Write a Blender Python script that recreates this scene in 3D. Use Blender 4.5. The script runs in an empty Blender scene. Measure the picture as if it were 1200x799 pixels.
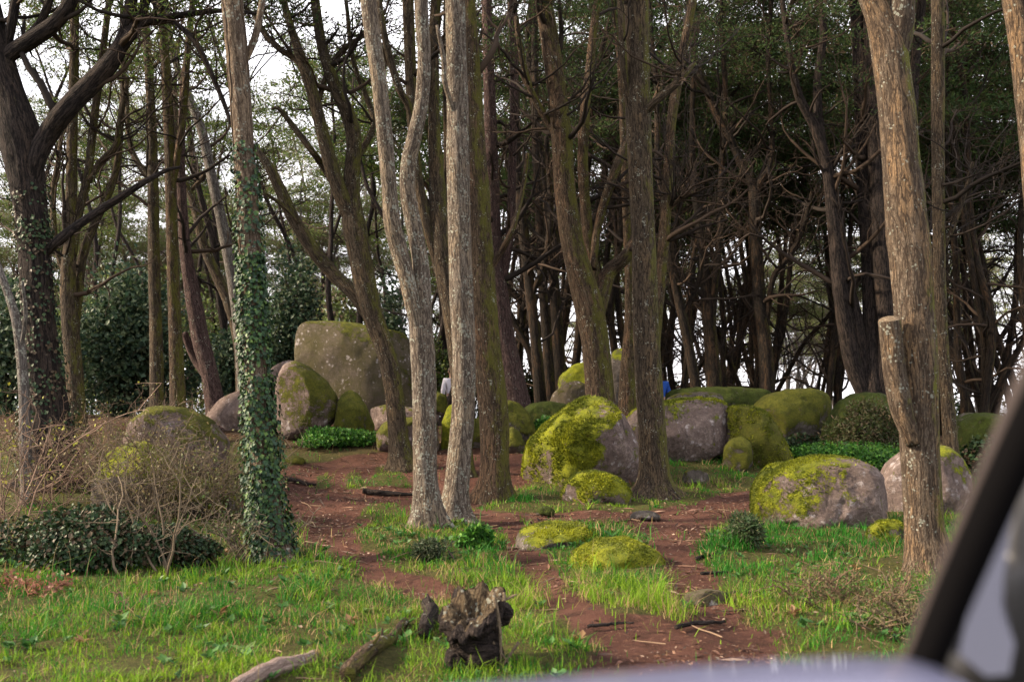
import bpy, math, random
import numpy as np
from mathutils import Vector, Matrix

R = math.radians
rng = np.random.default_rng(7)
random.seed(7)
scene = bpy.context.scene
COL = scene.collection

# ------------------------------------------------------------------ camera, sky, sun, exposure
CAM = np.array([0.0, 0.0, 1.3])
FPX = 1200 * 35.0 / 36.0
PITCH = math.atan((470 - 399.5) / FPX)
cam_d = bpy.data.cameras.new('camera')
cam_d.sensor_width = 36.0
cam_d.lens = 35.0
cam_d.clip_start = 0.05
cam_d.clip_end = 20000
cam_d.dof.use_dof = True
cam_d.dof.focus_distance = 12.0
cam_d.dof.aperture_fstop = 2.8
cam = bpy.data.objects.new('camera', cam_d)
cam.location = CAM
cam.rotation_euler = (math.pi / 2 + PITCH, 0, 0)
COL.objects.link(cam)
scene.camera = cam

SUN_EL, SUN_AZ = 28.0, 268.0        # azimuth clockwise from +Y: to the left of the camera
world = bpy.data.worlds.new("World")
scene.world = world
world.use_nodes = True
wn = world.node_tree
wn.nodes.clear()
w_out = wn.nodes.new('ShaderNodeOutputWorld')
w_bg = wn.nodes.new('ShaderNodeBackground')
w_sky = wn.nodes.new('ShaderNodeTexSky')
w_sky.sky_type = 'NISHITA'
w_sky.sun_disc = False
w_sky.sun_elevation = R(SUN_EL)
w_sky.sun_rotation = R(SUN_AZ)
w_sky.air_density = 1.0
w_sky.dust_density = 3.0
w_tc = wn.nodes.new('ShaderNodeTexCoord')
w_map = wn.nodes.new('ShaderNodeMapping')
w_map.inputs['Scale'].default_value = (1.0, 1.0, 3.0)
w_noise = wn.nodes.new('ShaderNodeTexNoise')
w_noise.inputs['Scale'].default_value = 2.2
w_noise.inputs['Detail'].default_value = 6
w_ramp = wn.nodes.new('ShaderNodeMapRange')
w_ramp.inputs['From Min'].default_value = 0.3
w_ramp.inputs['From Max'].default_value = 0.65
w_ramp.inputs['To Min'].default_value = 0.72
w_ramp.inputs['To Max'].default_value = 1.0
w_mix = wn.nodes.new('ShaderNodeMix')
w_mix.data_type = 'RGBA'
w_mix.inputs['B'].default_value = (9.3, 9.0, 9.3, 1)      # the high overcast layer
wn.links.new(w_tc.outputs['Generated'], w_map.inputs['Vector'])
wn.links.new(w_map.outputs['Vector'], w_noise.inputs['Vector'])
wn.links.new(w_noise.outputs['Fac'], w_ramp.inputs['Value'])
wn.links.new(w_ramp.outputs['Result'], w_mix.inputs['Factor'])
wn.links.new(w_sky.outputs['Color'], w_mix.inputs['A'])
wn.links.new(w_mix.outputs['Result'], w_bg.inputs['Color'])
w_bg.inputs['Strength'].default_value = 0.052
wn.links.new(w_bg.outputs['Background'], w_out.inputs['Surface'])

sun_d = bpy.data.lights.new('sun', 'SUN')
sun_d.energy = 3.0
sun_d.angle = R(7)
sun_d.color = (1.0, 0.82, 0.60)
sun = bpy.data.objects.new('sun', sun_d)
sd = Vector((math.sin(R(SUN_AZ)) * math.cos(R(SUN_EL)), math.cos(R(SUN_AZ)) * math.cos(R(SUN_EL)), math.sin(R(SUN_EL))))
sun.rotation_euler = sd.to_track_quat('Z', 'Y').to_euler()
COL.objects.link(sun)

scene.view_settings.view_transform = 'Standard'
scene.view_settings.look = 'None'
scene.view_settings.exposure = 2.3
scene.view_settings.gamma = 1.0
scene.cycles.max_bounces = 6
scene.cycles.transparent_max_bounces = 8

# ------------------------------------------------------------------ numpy noise
def _hash(ix, iy, iz, seed):
    with np.errstate(over='ignore'):
        h = (ix.astype(np.uint32) * np.uint32(374761393) + iy.astype(np.uint32) * np.uint32(668265263)
             + iz.astype(np.uint32) * np.uint32(2147483647) + np.uint32((seed * 974711 + 1013904223) & 0xffffffff))
        h ^= h >> np.uint32(13)
        h *= np.uint32(1274126177)
        h ^= h >> np.uint32(16)
        h *= np.uint32(2246822519)
        h ^= h >> np.uint32(13)
    return (h & np.uint32(0xffffff)).astype(np.float64) / 16777215.0

def vn(p, seed=0):
    p = np.asarray(p, float)
    i = np.floor(p).astype(np.int64)
    f = p - i
    u = f * f * (3 - 2 * f)
    out = 0
    for a in (0, 1):
        for b in (0, 1):
            for c in (0, 1):
                w = (u[:, 0] if a else 1 - u[:, 0]) * (u[:, 1] if b else 1 - u[:, 1]) * (u[:, 2] if c else 1 - u[:, 2])
                out = out + w * _hash(i[:, 0] + a, i[:, 1] + b, i[:, 2] + c, seed)
    return out

def fbm(p, seed=0, oct=4, gain=0.5):
    p = np.asarray(p, float)
    s, a, t = 0, 1.0, 0
    for k in range(oct):
        s = s + a * vn(p * (2.03 ** k) + 17.3 * k, seed + k)
        t += a
        a *= gain
    return s / t

def sstep(a, b, x):
    t = np.clip((x - a) / (b - a), 0, 1)
    return t * t * (3 - 2 * t)

# ------------------------------------------------------------------ terrain height and photo-to-place helpers
def gz(x, y):
    x = np.atleast_1d(np.asarray(x, float)); y = np.atleast_1d(np.asarray(y, float))
    z = (0.75 - 0.32 * sstep(3.2, 5.2, x)) * sstep(12.5, 20, y) - 0.30 * sstep(22, 25.5, y)
    z = z + 0.18 * sstep(2.5, 6.5, -x) * sstep(4, 8, y)
    z = z + 0.1 * sstep(30, 40, y) - 9.0 * sstep(44, 90, y) - 0.22 * np.clip(y - 75, 0, 1e9) * (y < 400) - 0.22 * 325 * (y >= 400)
    far = sstep(60, 120, np.abs(x))
    z = z - 6 * far
    near = 1 - sstep(40, 60, y)
    p = np.stack([x, y, np.zeros_like(x)], 1)
    z = z + near * (0.16 * (fbm(p * 0.45, 3, 3) - 0.5) + 0.12 * (fbm(p * 2.1, 9, 3) - 0.5))
    return z

def ray(u, v):
    dx, dy = (u - 600) / FPX, (399.5 - v) / FPX
    c, s = math.cos(PITCH), math.sin(PITCH)
    return np.array([dx, c - s * dy, s + c * dy])

def W(u, v, Y):
    d = ray(u, v)
    return CAM + d * (Y / d[1])

def G(u, v):
    d = ray(u, v)
    ys = np.arange(2.0, 60, 0.02)
    P = CAM[None] + d[None] * (ys / d[1])[:, None]
    h = P[:, 2] - gz(P[:, 0], P[:, 1])
    k = np.argmax(h < 0)
    if not (h < 0).any():
        k = len(ys) - 1
    return P[k]

def px(Y):              # metres in one photo pixel at distance Y
    return Y / FPX

# ------------------------------------------------------------------ mesh builder
class MB:
    def __init__(s):
        s.v = []; s.q = []; s.t = []; s.c = []; s.b = []; s.n = 0
    def add(s, v, q=None, t=None, c=None, b=None):
        v = np.asarray(v, float)
        if q is not None and len(q): s.q.append(np.asarray(q) + s.n)
        if t is not None and len(t): s.t.append(np.asarray(t) + s.n)
        s.v.append(v)
        s.c.append(np.broadcast_to(np.asarray(c if c is not None else (0, 0, 0), float), (len(v), 3)))
        s.b.append(np.asarray(b, float) if b is not None else v)
        s.n += len(v)
    def mesh(s, name, smooth=True):
        me = bpy.data.meshes.new(name)
        v = np.concatenate(s.v) if s.v else np.zeros((0, 3))
        q = np.concatenate(s.q) if s.q else np.zeros((0, 4), int)
        t = np.concatenate(s.t) if s.t else np.zeros((0, 3), int)
        me.vertices.add(len(v))
        me.vertices.foreach_set('co', v.ravel())
        me.loops.add(len(q) * 4 + len(t) * 3)
        me.loops.foreach_set('vertex_index', np.concatenate([q.ravel(), t.ravel()]).astype(np.int32))
        me.polygons.add(len(q) + len(t))
        st = np.concatenate([np.arange(len(q)) * 4, len(q) * 4 + np.arange(len(t)) * 3]).astype(np.int32)
        me.polygons.foreach_set('loop_start', st)
        me.polygons.foreach_set('use_smooth', np.full(len(q) + len(t), smooth))
        a = me.attributes.new('col', 'FLOAT_VECTOR', 'POINT')
        a.data.foreach_set('vector', np.concatenate(s.c).ravel())
        a = me.attributes.new('bk', 'FLOAT_VECTOR', 'POINT')
        a.data.foreach_set('vector', np.concatenate(s.b).ravel())
        me.update(calc_edges=True)
        me.validate()
        return me
    def build(s, name, mat, parent=None, smooth=True, kind=None, label=None):
        me = s.mesh(name, smooth)
        me.materials.append(mat)
        return link(name, me, parent, kind, label)

def link(name, data, parent=None, kind=None, label=None):
    o = bpy.data.objects.new(name, data)
    COL.objects.link(o)
    if parent is not None:
        o.parent = parent
        o.location = -Vector(parent.get('_o', (0, 0, 0)))
    if kind: o['kind'] = kind
    if label: o['label'] = label
    return o

def thing(name, label, cat, loc=(0, 0, 0), group=None):
    """An Empty at a thing's base; meshes built in world coordinates are parented with the offset taken off."""
    o = bpy.data.objects.new(name, None)
    COL.objects.link(o)
    o.location = loc
    o['_o'] = [float(a) for a in loc]
    tag(o, label, cat, group)
    return o

def tag(o, label, cat, group=None):
    o['label'] = label
    o['category'] = cat
    if group: o['group'] = group
    return o

# ------------------------------------------------------------------ materials
class NT:
    def __init__(s, name):
        s.m = bpy.data.materials.new(name)
        s.m.use_nodes = True
        s.t = s.m.node_tree
        s.t.nodes.clear()
    def n(s, typ, props=None, **inp):
        nd = s.t.nodes.new('ShaderNode' + typ)
        for k, v in (props or {}).items(): setattr(nd, k, v)
        for k, v in inp.items():
            key = {'i0': 0, 'i1': 1, 'i2': 2}.get(k, k.replace('_', ' '))
            s.set(nd.inputs[key], v)
        return nd
    def set(s, sock, v):
        if isinstance(v, bpy.types.NodeSocket): s.t.links.new(v, sock)
        elif isinstance(v, (tuple, list)) and len(v) == 3 and sock.type == 'RGBA': sock.default_value = (*v, 1)
        else: sock.default_value = v
    def attr(s, name): return s.n('Attribute', {'attribute_name': name}).outputs
    def noise(s, vec, scale, detail=5, rough=0.6, dist=0.0):
        return s.n('TexNoise', Vector=vec, Scale=scale, Detail=detail, Roughness=rough, Distortion=dist).outputs['Fac']
    def rangemap(s, v, a, b, c=0.0, d=1.0, smooth=True):
        nd = s.n('MapRange', {'interpolation_type': 'SMOOTHSTEP' if smooth else 'LINEAR'}, Value=v)
        for k, x in (('From Min', a), ('From Max', b), ('To Min', c), ('To Max', d)): s.set(nd.inputs[k], x)
        return nd.outputs['Result']
    def mix(s, f, a, b):
        nd = s.n('Mix', {'data_type': 'RGBA'})
        s.set(nd.inputs['Factor'], f)
        s.set(nd.inputs['A'], a)
        s.set(nd.inputs['B'], b)
        return nd.outputs['Result']
    def math(s, op, a, b=0.0):
        return s.n('Math', {'operation': op}, i0=a, i1=b).outputs[0]
    def scale(s, vec, sc):
        return s.n('Mapping', Vector=vec, Scale=sc).outputs['Vector']
    def out(s, color, rough=0.8, bump=None, bstr=0.5, bdist=0.02, transl=0.0, spec=0.3, **kw):
        p = s.n('BsdfPrincipled')
        s.set(p.inputs['Base Color'], color)
        s.set(p.inputs['Roughness'], rough)
        p.inputs['Specular IOR Level'].default_value = spec
        for k, v in kw.items(): s.set(p.inputs[k.replace('_', ' ')], v)
        if bump is not None:
            b = s.n('Bump', Strength=bstr, Distance=bdist, Height=bump)
            s.t.links.new(b.outputs['Normal'], p.inputs['Normal'])
        sh = p.outputs['BSDF']
        if transl:
            tr = s.n('BsdfTranslucent')
            s.set(tr.inputs['Color'], color)
            mx = s.n('MixShader')
            mx.inputs[0].default_value = transl
            s.t.links.new(sh, mx.inputs[1])
            s.t.links.new(tr.outputs[0], mx.inputs[2])
            sh = mx.outputs[0]
        o = s.n('OutputMaterial')
        s.t.links.new(sh, o.inputs['Surface'])
        return s.m

def leaf_mat(name, rough=0.55, transl=0.3, spec=0.25):
    k = NT(name)
    return k.out(k.attr('col')['Color'], rough=rough, transl=transl, spec=spec)

def bark_mat(name, fissure, ridge, ridge2, moss=0.0, mossdir=(0.8, -0.3, 0.2), mosscol=(0.10, 0.11, 0.012),
             lichen=0.0, stretch=0.24, bstr=0.9, warm=0.0, warmcol=(0.30, 0.15, 0.05), cell=36):
    k = NT(name)
    bk = k.attr('bk')['Vector']
    wob = k.n('TexNoise', Vector=k.scale(bk, (1, 1, 0.5)), Scale=9.0, Detail=4).outputs['Color']
    wv = k.n('VectorMath', {'operation': 'MULTIPLY_ADD'})
    k.set(wv.inputs[0], wob); wv.inputs[1].default_value = (0.05, 0.05, 0.10); k.set(wv.inputs[2], bk)
    v1 = k.scale(wv.outputs[0], (1, 1, stretch))
    f1 = k.math('ABSOLUTE', k.math('SUBTRACT', k.noise(k.scale(wv.outputs[0], (1, 1, 0.15)), cell * 0.8, 3, 0.5), 0.5))
    f2 = k.math('ABSOLUTE', k.math('SUBTRACT', k.noise(k.scale(wv.outputs[0], (1, 1, 0.3)), cell * 1.7, 4, 0.6), 0.5))
    vo = k.math('MULTIPLY', k.rangemap(f1, 0.0, 0.10), k.rangemap(f2, 0.0, 0.10, 0.45, 1.0))
    n1 = k.noise(v1, 55, 8, 0.72, 0.3)
    n2 = k.noise(k.scale(bk, (1, 1, 0.5)), 120, 4, 0.7)
    big = k.noise(bk, 2.6, 4, 0.6)
    mid = k.noise(k.scale(bk, (1, 1, 0.35)), 8, 6, 0.7)
    h = k.math('ADD', k.math('MULTIPLY', vo, 0.5), k.math('MULTIPLY', n1, 0.75))
    crk = k.rangemap(h, 0.28, 0.84)
    tone = k.mix(k.rangemap(big, 0.35, 0.65), ridge, ridge2)
    tone = k.mix(k.rangemap(n2, 0.35, 0.70), tuple(c * 0.55 for c in ridge), tone)
    tone = k.mix(k.rangemap(mid, 0.50, 0.72, 0, 0.6), tone, tuple(c * 1.45 for c in ridge))
    col = k.mix(crk, fissure, tone)
    geo = k.n('NewGeometry')
    if warm:
        wm = k.math('MULTIPLY', k.rangemap(k.noise(k.scale(bk, (1, 1, 0.25)), 6, 6, 0.7), 0.45, 0.68, 0.0, warm), crk)
        col = k.mix(wm, col, warmcol)
    if moss:
        d = k.n('VectorMath', {'operation': 'DOT_PRODUCT'})
        k.set(d.inputs[0], geo.outputs['Normal']); d.inputs[1].default_value = mossdir
        mn = k.noise(k.scale(bk, (1, 1, 0.35)), 7, 8, 0.75)
        mv = k.math('ADD', k.math('MULTIPLY', d.outputs['Value'], 0.30), k.math('ADD', mn, k.math('MULTIPLY', k.math('SUBTRACT', n1, 0.5), 0.55)))
        mm = k.rangemap(mv, 0.98 - moss * 0.55, 1.16 - moss * 0.50, 0.0, 0.8)
        mc = k.mix(k.noise(bk, 60, 3), tuple(c * 0.45 for c in mosscol), tuple(c * 1.4 for c in mosscol))
        col = k.mix(mm, col, mc)
    if lichen:
        lo = k.n('TexVoronoi', Vector=bk, Scale=34.0).outputs['Distance']
        ln = k.math('SUBTRACT', k.noise(bk, 7, 7, 0.75), k.math('MULTIPLY', lo, 0.35))
        lm = k.rangemap(ln, 0.50 - lichen * 0.12, 0.56 - lichen * 0.12, 0, 0.7)
        col = k.mix(lm, col, (0.27, 0.28, 0.235))
    return k.out(col, rough=0.92, bump=h, bstr=bstr, bdist=0.03, spec=0.12)

def rock_mat(name, c1, c2, moss1, moss2, lichen=0.5, film=0.0):
    k = NT(name)
    tc = k.n('TexCoord').outputs['Object']
    m = k.attr('col')['Vector']
    sep = k.n('SeparateXYZ', Vector=m).outputs
    g1 = k.noise(tc, 95, 4, 0.75)
    g2 = k.noise(tc, 4.0, 8, 0.72)
    g3 = k.noise(tc, 17, 7, 0.75)
    col = k.mix(k.rangemap(g2, 0.36, 0.64), tuple(x * 0.75 for x in c1), c2)
    col = k.mix(k.rangemap(k.noise(tc, 1.3, 5, 0.65), 0.42, 0.62, 0.55, 0.0), col, tuple(x * 0.5 for x in c1))
    col = k.mix(k.rangemap(g3, 0.42, 0.62, 0.75, 0.0), col, tuple(x * 0.42 for x in c1))
    col = k.mix(k.rangemap(g1, 0.35, 0.65, 0.55, 0.0), col, tuple(x * 0.4 for x in c1))
    st = k.noise(k.scale(tc, (4, 4, 0.7)), 2.2, 7, 0.75)
    col = k.mix(k.rangemap(st, 0.50, 0.68, 0, 0.75), col, (0.045, 0.036, 0.034))
    if film:
        fl = k.noise(tc, 1.7, 7, 0.75)
        col = k.mix(k.rangemap(fl, 0.30, 0.62, 0.30 * film, film), col, (0.070, 0.062, 0.024))
    vo = k.n('TexVoronoi', Vector=tc, Scale=11.0).outputs['Distance']
    ln = k.math('SUBTRACT', k.noise(tc, 4.5, 9, 0.78), k.math('MULTIPLY', vo, 0.22))
    col = k.mix(k.rangemap(ln, 0.50 - 0.07 * lichen, 0.60 - 0.07 * lichen, 0, 0.75), col, (0.40, 0.36, 0.36))
    fine = k.noise(tc, 40, 6, 0.8)
    mid = k.noise(tc, 7, 8, 0.78)
    mm = k.math('ADD', sep[0], k.math('MULTIPLY', k.math('SUBTRACT', fine, 0.5), 1.5))
    mm = k.math('ADD', mm, k.math('MULTIPLY', k.math('SUBTRACT', mid, 0.5), 3.4))
    mask = k.rangemap(mm, 0.36, 0.66, 0, 0.96)
    mf = k.noise(tc, 6.0, 8, 0.75)
    mc = k.mix(k.rangemap(mf, 0.36, 0.62), moss2, moss1)
    mc = k.mix(k.rangemap(k.noise(tc, 60, 4, 0.75), 0.35, 0.65, 0.5, 0.0), mc, tuple(x * 0.35 for x in moss2))
    mc = k.mix(k.rangemap(k.noise(tc, 11, 6, 0.7), 0.56, 0.70, 0.0, 0.7), mc, (0.10, 0.075, 0.022))
    col = k.mix(mask, col, mc)
    h = k.math('ADD', k.math('MULTIPLY', g1, 0.3), k.math('MULTIPLY', mask, 0.5))
    h = k.math('ADD', h, k.math('ADD', k.math('MULTIPLY', fine, 1.0), k.math('MULTIPLY', g3, 1.3)))
    return k.out(col, rough=0.95, bump=h, bstr=0.85, bdist=0.04, spec=0.1)

def plain(name, c, rough=0.6, metallic=0.0, noise_scale=40, var=0.15, spec=0.4, coat=0.0):
    k = NT(name)
    tc = k.n('TexCoord').outputs['Object']
    col = k.mix(k.noise(tc, noise_scale, 4), tuple(x * (1 - var) for x in c), tuple(x * (1 + var) for x in c))
    return k.out(col, rough=rough, spec=spec, Metallic=metallic, Coat_Weight=coat)

M = {}
M['leaf'] = leaf_mat('leaf')
M['needle'] = leaf_mat('needle', 0.75, 0.3, 0.1)
M['grass'] = leaf_mat('grass_blade', 0.6, 0.35, 0.2)
M['ivy'] = leaf_mat('ivy_leaf', 0.5, 0.15, 0.2)
M['twig'] = leaf_mat('twig', 0.9, 0.0, 0.1)
M['bark_dark'] = bark_mat('bark_dark', (0.006, 0.005, 0.005), (0.044, 0.034, 0.031), (0.058, 0.044, 0.036), moss=0.3, mosscol=(0.05, 0.052, 0.012), warm=0.3, warmcol=(0.08, 0.052, 0.034), cell=26)
M['bark_forest'] = bark_mat('bark_forest', (0.007, 0.006, 0.005), (0.027, 0.021, 0.017), (0.044, 0.031, 0.021), moss=0.55, mosscol=(0.066, 0.060, 0.010), warm=0.45, warmcol=(0.115, 0.062, 0.030), cell=26)
M['bark_pale'] = bark_mat('bark_pale', (0.040, 0.030, 0.024), (0.206, 0.173, 0.143), (0.242, 0.190, 0.144), lichen=0.9, moss=0.25, mosscol=(0.12, 0.12, 0.04), warm=0.45, warmcol=(0.31, 0.23, 0.14))
M['bark_brown'] = bark_mat('bark_brown', (0.018, 0.013, 0.010), (0.086, 0.067, 0.048), (0.115, 0.085, 0.056), moss=0.60, mosscol=(0.100, 0.100, 0.018), lichen=0.3, warm=0.4, warmcol=(0.20, 0.130, 0.065))
M['bark_ivy'] = bark_mat('bark_ivy', (0.040, 0.027, 0.019), (0.19, 0.145, 0.11), (0.22, 0.165, 0.115), lichen=0.6, warm=0.5, warmcol=(0.29, 0.20, 0.11))
M['bark_red'] = bark_mat('bark_red', (0.024, 0.015, 0.014), (0.117, 0.076, 0.069), (0.147, 0.094, 0.082), moss=0.2, lichen=0.3)
M['bark_mossy'] = bark_mat('bark_mossy', (0.018, 0.012, 0.009), (0.089, 0.065, 0.044), (0.115, 0.080, 0.051), moss=0.66, mossdir=(0.7, -0.5, 0.2), mosscol=(0.095, 0.094, 0.016), lichen=0.3, warm=0.4, warmcol=(0.20, 0.110, 0.065))
M['bark_orange'] = bark_mat('bark_orange', (0.032, 0.022, 0.016), (0.140, 0.109, 0.083), (0.170, 0.126, 0.089), moss=0.48, mossdir=(1.0, -0.2, 0), mosscol=(0.13, 0.14, 0.02), lichen=0.4, warm=0.6, warmcol=(0.29, 0.175, 0.085), cell=40)
M['bark_silver'] = bark_mat('bark_silver', (0.05, 0.042, 0.038), (0.22, 0.20, 0.185), (0.19, 0.16, 0.145), lichen=0.8, moss=0.2)
M['bark_bleached'] = bark_mat('bark_bleached', (0.14, 0.10, 0.085), (0.40, 0.31, 0.27), (0.34, 0.22, 0.18), lichen=0.4, moss=0.1)
M['cut_wood'] = bark_mat('cut_wood', (0.12, 0.09, 0.06), (0.30, 0.23, 0.16), (0.24, 0.18, 0.12), stretch=1.0, lichen=0.3)
M['rotten_wood'] = bark_mat('rotten_wood', (0.008, 0.006, 0.006), (0.045, 0.034, 0.030), (0.070, 0.052, 0.042), stretch=0.25, lichen=0.15, bstr=1.0)
M['rotten_top'] = bark_mat('rotten_top', (0.030, 0.020, 0.013), (0.17, 0.125, 0.075), (0.12, 0.088, 0.056), stretch=0.6, lichen=0.6, bstr=1.0)
PINK1, PINK2 = (0.26, 0.192, 0.170), (0.36, 0.285, 0.255)
GREY1, GREY2 = (0.17, 0.145, 0.125), (0.25, 0.215, 0.19)
MB1, MB2 = (0.230, 0.245, 0.014), (0.095, 0.116, 0.012)
MO1, MO2 = (0.120, 0.122, 0.016), (0.055, 0.062, 0.010)
M['rock_pink'] = rock_mat('rock_pink', PINK1, PINK2, MB1, MB2, 0.7)
M['rock_pink_olive'] = rock_mat('rock_pink_olive', PINK1, PINK2, MO1, MO2, 0.45)
M['rock_film'] = rock_mat('rock_film', (0.20, 0.158, 0.140), (0.28, 0.225, 0.20), MO1, MO2, 0.5, film=0.82)
M['rock_grey'] = rock_mat('rock_grey', GREY1, GREY2, MB1, MB2, 0.6)
M['rock_grey_olive'] = rock_mat('rock_grey_olive', GREY1, GREY2, MO1, MO2, 0.3)
M['rock_dark'] = rock_mat('rock_dark', GREY1, GREY2, (0.055, 0.075, 0.012), (0.03, 0.042, 0.008), 0.1)

def ground_mat():
    k = NT('ground')
    tc = k.n('TexCoord').outputs['Object']
    sep = k.n('SeparateXYZ', Vector=k.attr('col')['Vector']).outputs
    a = k.noise(tc, 1.3, 6, 0.65)
    b = k.noise(tc, 22, 6, 0.75)
    c = k.noise(tc, 75, 4, 0.8)
    dirt = k.mix(k.rangemap(a, 0.3, 0.7), (0.062, 0.028, 0.021), (0.130, 0.060, 0.044))
    dirt = k.mix(k.rangemap(k.noise(tc, 4.5, 7, 0.7), 0.48, 0.66, 0, 0.8), dirt, (0.040, 0.020, 0.014))
    dirt = k.mix(k.rangemap(b, 0.52, 0.72, 0, 0.65), dirt, (0.20, 0.105, 0.07))
    dirt = k.mix(k.rangemap(c, 0.60, 0.72, 0, 0.55), dirt, (0.035, 0.02, 0.014))
    soil = k.mix(k.rangemap(b, 0.35, 0.65), (0.034, 0.038, 0.011), (0.080, 0.080, 0.022))
    soil = k.mix(k.rangemap(c, 0.50, 0.66, 0, 0.8), soil, (0.13, 0.088, 0.042))
    edge = k.math('ADD', sep[0], k.math('MULTIPLY', k.math('SUBTRACT', b, 0.5), 0.7))
    col = k.mix(k.rangemap(edge, 0.35, 0.65), soil, dirt)
    leafy = k.mix(k.rangemap(b, 0.35, 0.65), (0.030, 0.018, 0.011), (0.085, 0.046, 0.028))
    col = k.mix(sep[1], col, leafy)
    h = k.math('ADD', k.math('MULTIPLY', b, 0.6), k.math('MULTIPLY', c, 0.4))
    return k.out(col, rough=0.95, bump=h, bstr=1.0, bdist=0.09, spec=0.1)
M['ground'] = ground_mat()

# ------------------------------------------------------------------ shape makers
def catmull(P, n):
    P = np.asarray(P, float)
    if len(P) < 3:
        t = np.linspace(0, 1, n)[:, None]
        return P[0] * (1 - t) + P[-1] * t
    Q = np.vstack([2 * P[0] - P[1], P, 2 * P[-1] - P[-2]])
    t = np.linspace(0, len(P) - 1 - 1e-9, n)
    i = t.astype(int); f = (t - i)[:, None]
    a, b, c, d = Q[i], Q[i + 1], Q[i + 2], Q[i + 3]
    return 0.5 * (2 * b + (c - a) * f + (2 * a - 5 * b + 4 * c - d) * f ** 2 + (3 * b - 3 * c + d - a) * f ** 3)

def tube(mb, P, rad, seg=8, col=(0, 0, 0), rough=0.0, seed=0, cap=True, lump=0.0, freq=3.2, captop=True, flare=0.0):
    P = np.asarray(P, float); rad = np.asarray(rad, float)
    n = len(P)
    T = np.gradient(P, axis=0)
    T /= np.linalg.norm(T, axis=1)[:, None] + 1e-9
    ref = np.array([1.0, 0, 0]) if abs(T[0][0]) < 0.8 else np.array([0, 1.0, 0])
    N = np.zeros_like(P)
    N[0] = ref - T[0] * ref.dot(T[0]); N[0] /= np.linalg.norm(N[0])
    for i in range(1, n):
        v = N[i - 1] - T[i] * N[i - 1].dot(T[i])
        N[i] = v / (np.linalg.norm(v) + 1e-9)
    B = np.cross(T, N)
    th = np.linspace(0, 2 * math.pi, seg, endpoint=False)
    ct, st = np.cos(th), np.sin(th)
    s = np.concatenate([[0], np.cumsum(np.linalg.norm(np.diff(P, axis=0), axis=1))])
    rr = np.repeat(rad[:, None], seg, 1)
    if rough or lump:
        q = np.stack([np.tile(ct * freq, (n, 1)), np.tile(st * freq, (n, 1)), np.tile((s * 1.3)[:, None], (1, seg))], 2).reshape(-1, 3)
        if rough:
            rg = 1 - np.abs(2 * fbm(q, seed, 3) - 1)
            rr = rr * (1 + rough * (rg.reshape(n, seg) - 0.75) * 2)
        if lump:
            q2 = np.stack([np.tile(ct * 1.0, (n, 1)), np.tile(st * 1.0, (n, 1)), np.tile((s * 1.1)[:, None], (1, seg))], 2).reshape(-1, 3)
            rr = rr * (1 + lump * 2 * (fbm(q2, seed + 50, 3).reshape(n, seg) - 0.5))
    if flare:
        lobe = fbm(np.stack([ct * 1.7, st * 1.7, np.full(seg, seed * 0.37)], 1), seed + 70, 2)
        lobe = 0.25 + 1.9 * sstep(0.38, 0.68, lobe)
        rr = rr * (1 + flare * np.exp(-np.clip(s - 0.3, 0, None) / 0.16)[:, None] * lobe[None])
    V = P[:, None] + rr[..., None] * (ct[None, :, None] * N[:, None] + st[None, :, None] * B[:, None])
    bk = np.stack([ct[None] * rad[:, None], st[None] * rad[:, None], np.repeat(s[:, None], seg, 1)], 2) + seed * 3.7
    idx = np.arange(n * seg).reshape(n, seg)
    a = idx[:-1]; b = np.roll(a, -1, 1); d = idx[1:]; c = np.roll(d, -1, 1)
    q = np.stack([a, b, c, d], 2).reshape(-1, 4)
    v = V.reshape(-1, 3); bk = bk.reshape(-1, 3)
    t = []
    if cap:
        v = np.vstack([v, P[-1] + T[-1] * rad[-1] * 0.3, P[0]]); bk = np.vstack([bk, bk[-1], bk[0]])
        for j in range(seg):
            if captop: t.append((idx[-1][j], idx[-1][(j + 1) % seg], n * seg))
            t.append((idx[0][(j + 1) % seg], idx[0][j], n * seg + 1))
    mb.add(v, q, t, col, bk)

def unit(v):
    v = np.asarray(v, float)
    return v / (np.linalg.norm(v, axis=-1, keepdims=True) + 1e-9)

def grow(r, p, d, L, n, wander, lift=0.0):
    d = unit(d); pts = [np.array(p, float)]
    st = L / (n - 1)
    for _ in range(n - 1):
        d = unit(d + r.normal(0, wander, 3) + np.array([0, 0, lift]))
        pts.append(pts[-1] + d * st)
    return np.array(pts)

def kites(mb, P, D, U, L, Wd, C, fold=0.25):
    """Folded kite leaves: P base, D long axis, U side axis, L length, Wd half width, C colour."""
    D = unit(D); S = unit(np.cross(D, U)); Nn = np.cross(S, D)
    L = np.asarray(L)[:, None]; Wd = np.asarray(Wd)[:, None]
    n = len(P)
    m = P + D * L * 0.45
    v = np.stack([P, m + S * Wd + Nn * Wd * fold, P + D * L, m - S * Wd + Nn * Wd * fold], 1).reshape(-1, 3)
    i = np.arange(n)[:, None] * 4
    t = np.concatenate([i + [[0, 1, 2]], i + [[0, 2, 3]]])
    mb.add(v, None, t, np.repeat(C, 4, 0))

def rand_dirs(r, n):
    return unit(r.normal(size=(n, 3)))

def varcol(r, n, base, var=0.25, hue=0.12):
    b = np.asarray(base)[None] * (1 + r.uniform(-var, var, (n, 1)))
    return np.clip(b * (1 + r.uniform(-hue, hue, (n, 3))), 0.002, 1)

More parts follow.
